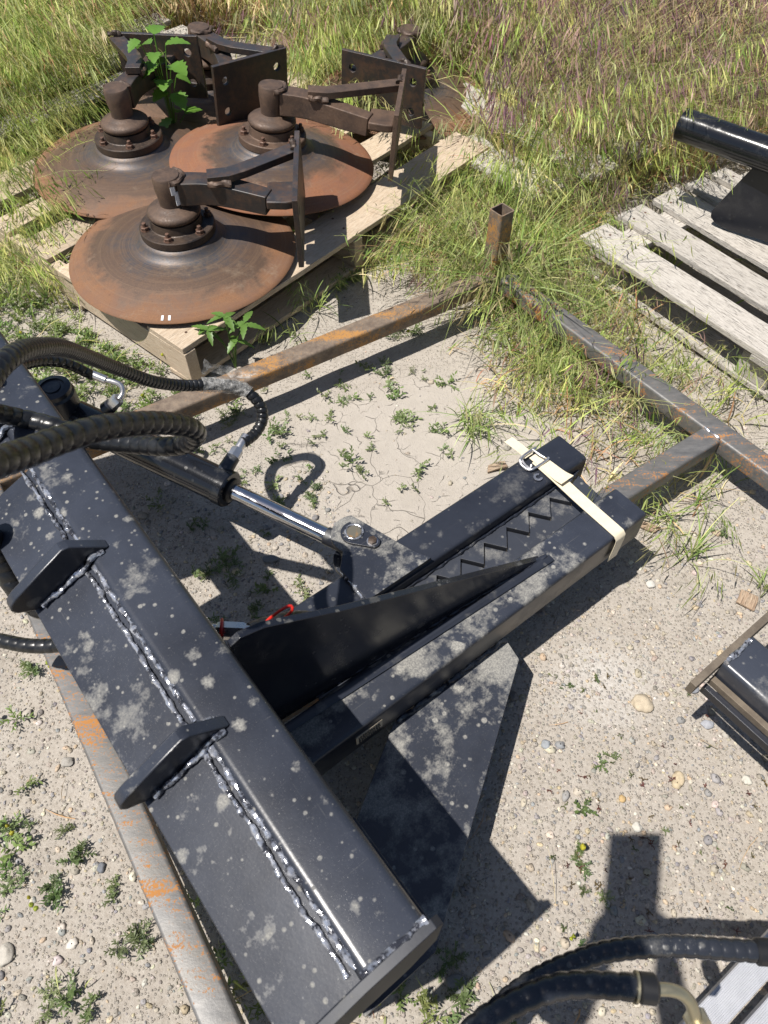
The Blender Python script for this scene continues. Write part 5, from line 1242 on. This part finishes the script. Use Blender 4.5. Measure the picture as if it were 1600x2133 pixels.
def leafm(name, c):
    q = NB(name); co = q.coord(); n = q.noise(60, 5, .65, co); col = q.mix(n, tuple(x*.75 for x in c), tuple(x*1.2 for x in c))
    tl = q.n('ShaderNodeBsdfTranslucent'); q.put(tl.inputs[0], col); mx = q.n('ShaderNodeMixShader'); mx.inputs[0].default_value = .35
    q.set(Base_Color=col, Roughness=.42, Normal=q.bump(q.noise(140, 3, .6, co), .3, .001)); q.t.links.new(q.b.outputs[0], mx.inputs[1]); q.t.links.new(tl.outputs[0], mx.inputs[2]); q.t.links.new(mx.outputs[0], q.out.inputs[0]); return q.m
M['leaf_a'] = leafm('bright_leaf', (.13, .24, .05)); M['leaf_b'] = leafm('broad_leaf', (.13, .27, .04))
sp = []
for (dx, dz, n_) in ((-.055, .165, 5), (.000, .205, 5), (.055, .185, 5), (.02, .12, 3)):
    for i in range(n_): sp.append((dx, -.01+random.uniform(-.01, .01), dz, i*2*math.pi/n_+random.uniform(-.3, .3), random.uniform(-.35, .25), random.uniform(.040, .066), random.uniform(.017, .024), 1))
leaf_plant('seedling_plant', 'small bright green creeper with five part leaves in front of the nearest disc', 492, 768, sp, 'leaf_a')
sp = []
for i in range(26):
    z = random.choice((.03, .07, .11, .15, .20, .25, .30, .35, .38)); a = random.uniform(0, 6.28); r = random.uniform(.01, .06)
    sp.append((r*math.cos(a)+.02*math.sin(z*9), r*math.sin(a), z, a, random.uniform(-.3, .4), random.uniform(.045, .085), random.uniform(.045, .075), 1))
leaf_plant('broad_leaved_weed', 'tall weed with broad toothed green leaves growing between the two upper discs', -.795, 2.865, sp, 'leaf_b', z0=.135)
sp = [(random.uniform(-.05, .05), random.uniform(-.05, .05), random.uniform(.03, .12), random.uniform(0, 6.28), random.uniform(-.3, .3), .06, .05, 1) for i in range(7)]
leaf_plant('broad_leaved_weed', 'small clump of broad green leaves at the far edge of the left pallet', 205, 262, sp, 'leaf_b')
sp = [(random.uniform(-.04, .04), random.uniform(-.04, .04), random.uniform(.02, .08), random.uniform(0, 6.28), random.uniform(-.3, .3), .05, .028, 0) for i in range(6)]
leaf_plant('bindweed', 'dull dark green leafy weed between steel post and right pallet', 1180, 505, sp, 'leaf_c') if False else None

# ------------------------------------------------------------------ the photographer, whose shadow falls at the lower right
def build_person():
    sh = bpy.data.objects; off = Vector((-.15, 0, 0))
    J = dict(pel=(-0.185, -.62, 1.12), spine=(-0.185, -.60, 1.40), chest=(-0.185, -.56, 1.66), neck=(-0.185, -.54, 1.86), chin=(-0.185, -.50, 1.95), head=(-0.185, -.49, 2.08), top=(-0.185, -.50, 2.17),
             sl=(-0.425, -.56, 1.80), el=(-0.525, -.42, 1.50), wl=(-0.330, -.27, 1.45), sr=(0.055, -.56, 1.80), er=(0.135, -.42, 1.50), wr=(-0.100, -.27, 1.45),
             hl=(-0.305, -.62, 1.06), kl=(-0.315, -.60, .60), al=(-0.325, -.66, .10), tl=(-0.325, -.50, .03), hr=(-0.065, -.62, 1.06), kr=(-0.055, -.60, .60), ar=(-0.045, -.66, .10), tr=(-0.045, -.50, .03))
    rad = dict(pel=.17, spine=.16, chest=.19, neck=.07, chin=.09, head=.105, top=.06, sl=.075, el=.050, wl=.030, sr=.075, er=.050, wr=.030, hl=.11, kl=.07, al=.045, tl=.04, hr=.11, kr=.07, ar=.045, tr=.04)
    E = [('pel', 'spine'), ('spine', 'chest'), ('chest', 'neck'), ('neck', 'chin'), ('chin', 'head'), ('head', 'top'), ('chest', 'sl'), ('sl', 'el'), ('el', 'wl'), ('chest', 'sr'), ('sr', 'er'), ('er', 'wr'), ('pel', 'hl'), ('hl', 'kl'), ('kl', 'al'), ('al', 'tl'), ('pel', 'hr'), ('hr', 'kr'), ('kr', 'ar'), ('ar', 'tr')]
    ph = Vector((-.205, -.062, 1.585))          # phone centre
    for s, wn in ((-1, 'wl'), (1, 'wr')):       # fingers curl round the phone's long sides
        p = ph+Vector((s*.064, -.085, -.045)); J['p'+wn] = tuple(p); rad['p'+wn] = .030; E.append((wn, 'p'+wn))
        for k in range(4):
            a = p+Vector((s*.002, .016+.014*k, .008+.009*k)); b = ph+Vector((s*.054, -.064+.017*k, -.028+.013*k)); c = ph+Vector((s*.034, -.060+.017*k, -.034+.013*k))
            for nm, q, r_ in (('a', a, .0105), ('b', b, .0095), ('c', c, .008)): J[f'f{wn}{k}{nm}'] = tuple(q); rad[f'f{wn}{k}{nm}'] = r_
            E += [('p'+wn, f'f{wn}{k}a'), (f'f{wn}{k}a', f'f{wn}{k}b'), (f'f{wn}{k}b', f'f{wn}{k}c')]
        a = p+Vector((-s*.006, .0, .030)); b = ph+Vector((s*.030, -.055, .0))
        for nm, q, r_ in (('a', a, .012), ('b', b, .010)): J[f't{wn}{nm}'] = tuple(q); rad[f't{wn}{nm}'] = r_
        E += [('p'+wn, f't{wn}a'), (f't{wn}a', f't{wn}b')]
    base = Vector((-.185, -.62, 0)); ks = list(J); me = bpy.data.meshes.new('person'); me.from_pydata([Vector(J[k])-base for k in ks], [(ks.index(a), ks.index(b)) for a, b in E], []); me.update()
    o = bpy.data.objects.new('person', me); sc.collection.objects.link(o); o.location = base
    sk = o.modifiers.new('skin', 'SKIN')
    for i, k in enumerate(ks): me.skin_vertices[0].data[i].radius = (rad[k], rad[k])
    me.skin_vertices[0].data[0].use_root = True
    sb = o.modifiers.new('sub', 'SUBSURF'); sb.levels = 1; sb.render_levels = 2; me.materials.append(simple('blue_work_clothes', (.10, .14, .22), .85))
    tag(o, 'photographer standing at the near edge, seen only as a shadow on the gravel', 'person')
    m = MB().box((0, 0, 0), .106, .215, .012); p = link_mesh('phone', m.v, m.f, M['seal'], ph+Vector((0, 0.035, .030))); p.rotation_euler = (R(37), 0, 0); finish(p, .004, 40)
    tag(p, 'phone held up over the scene, casting the rectangular shadow on gravel', 'phone')
build_person()
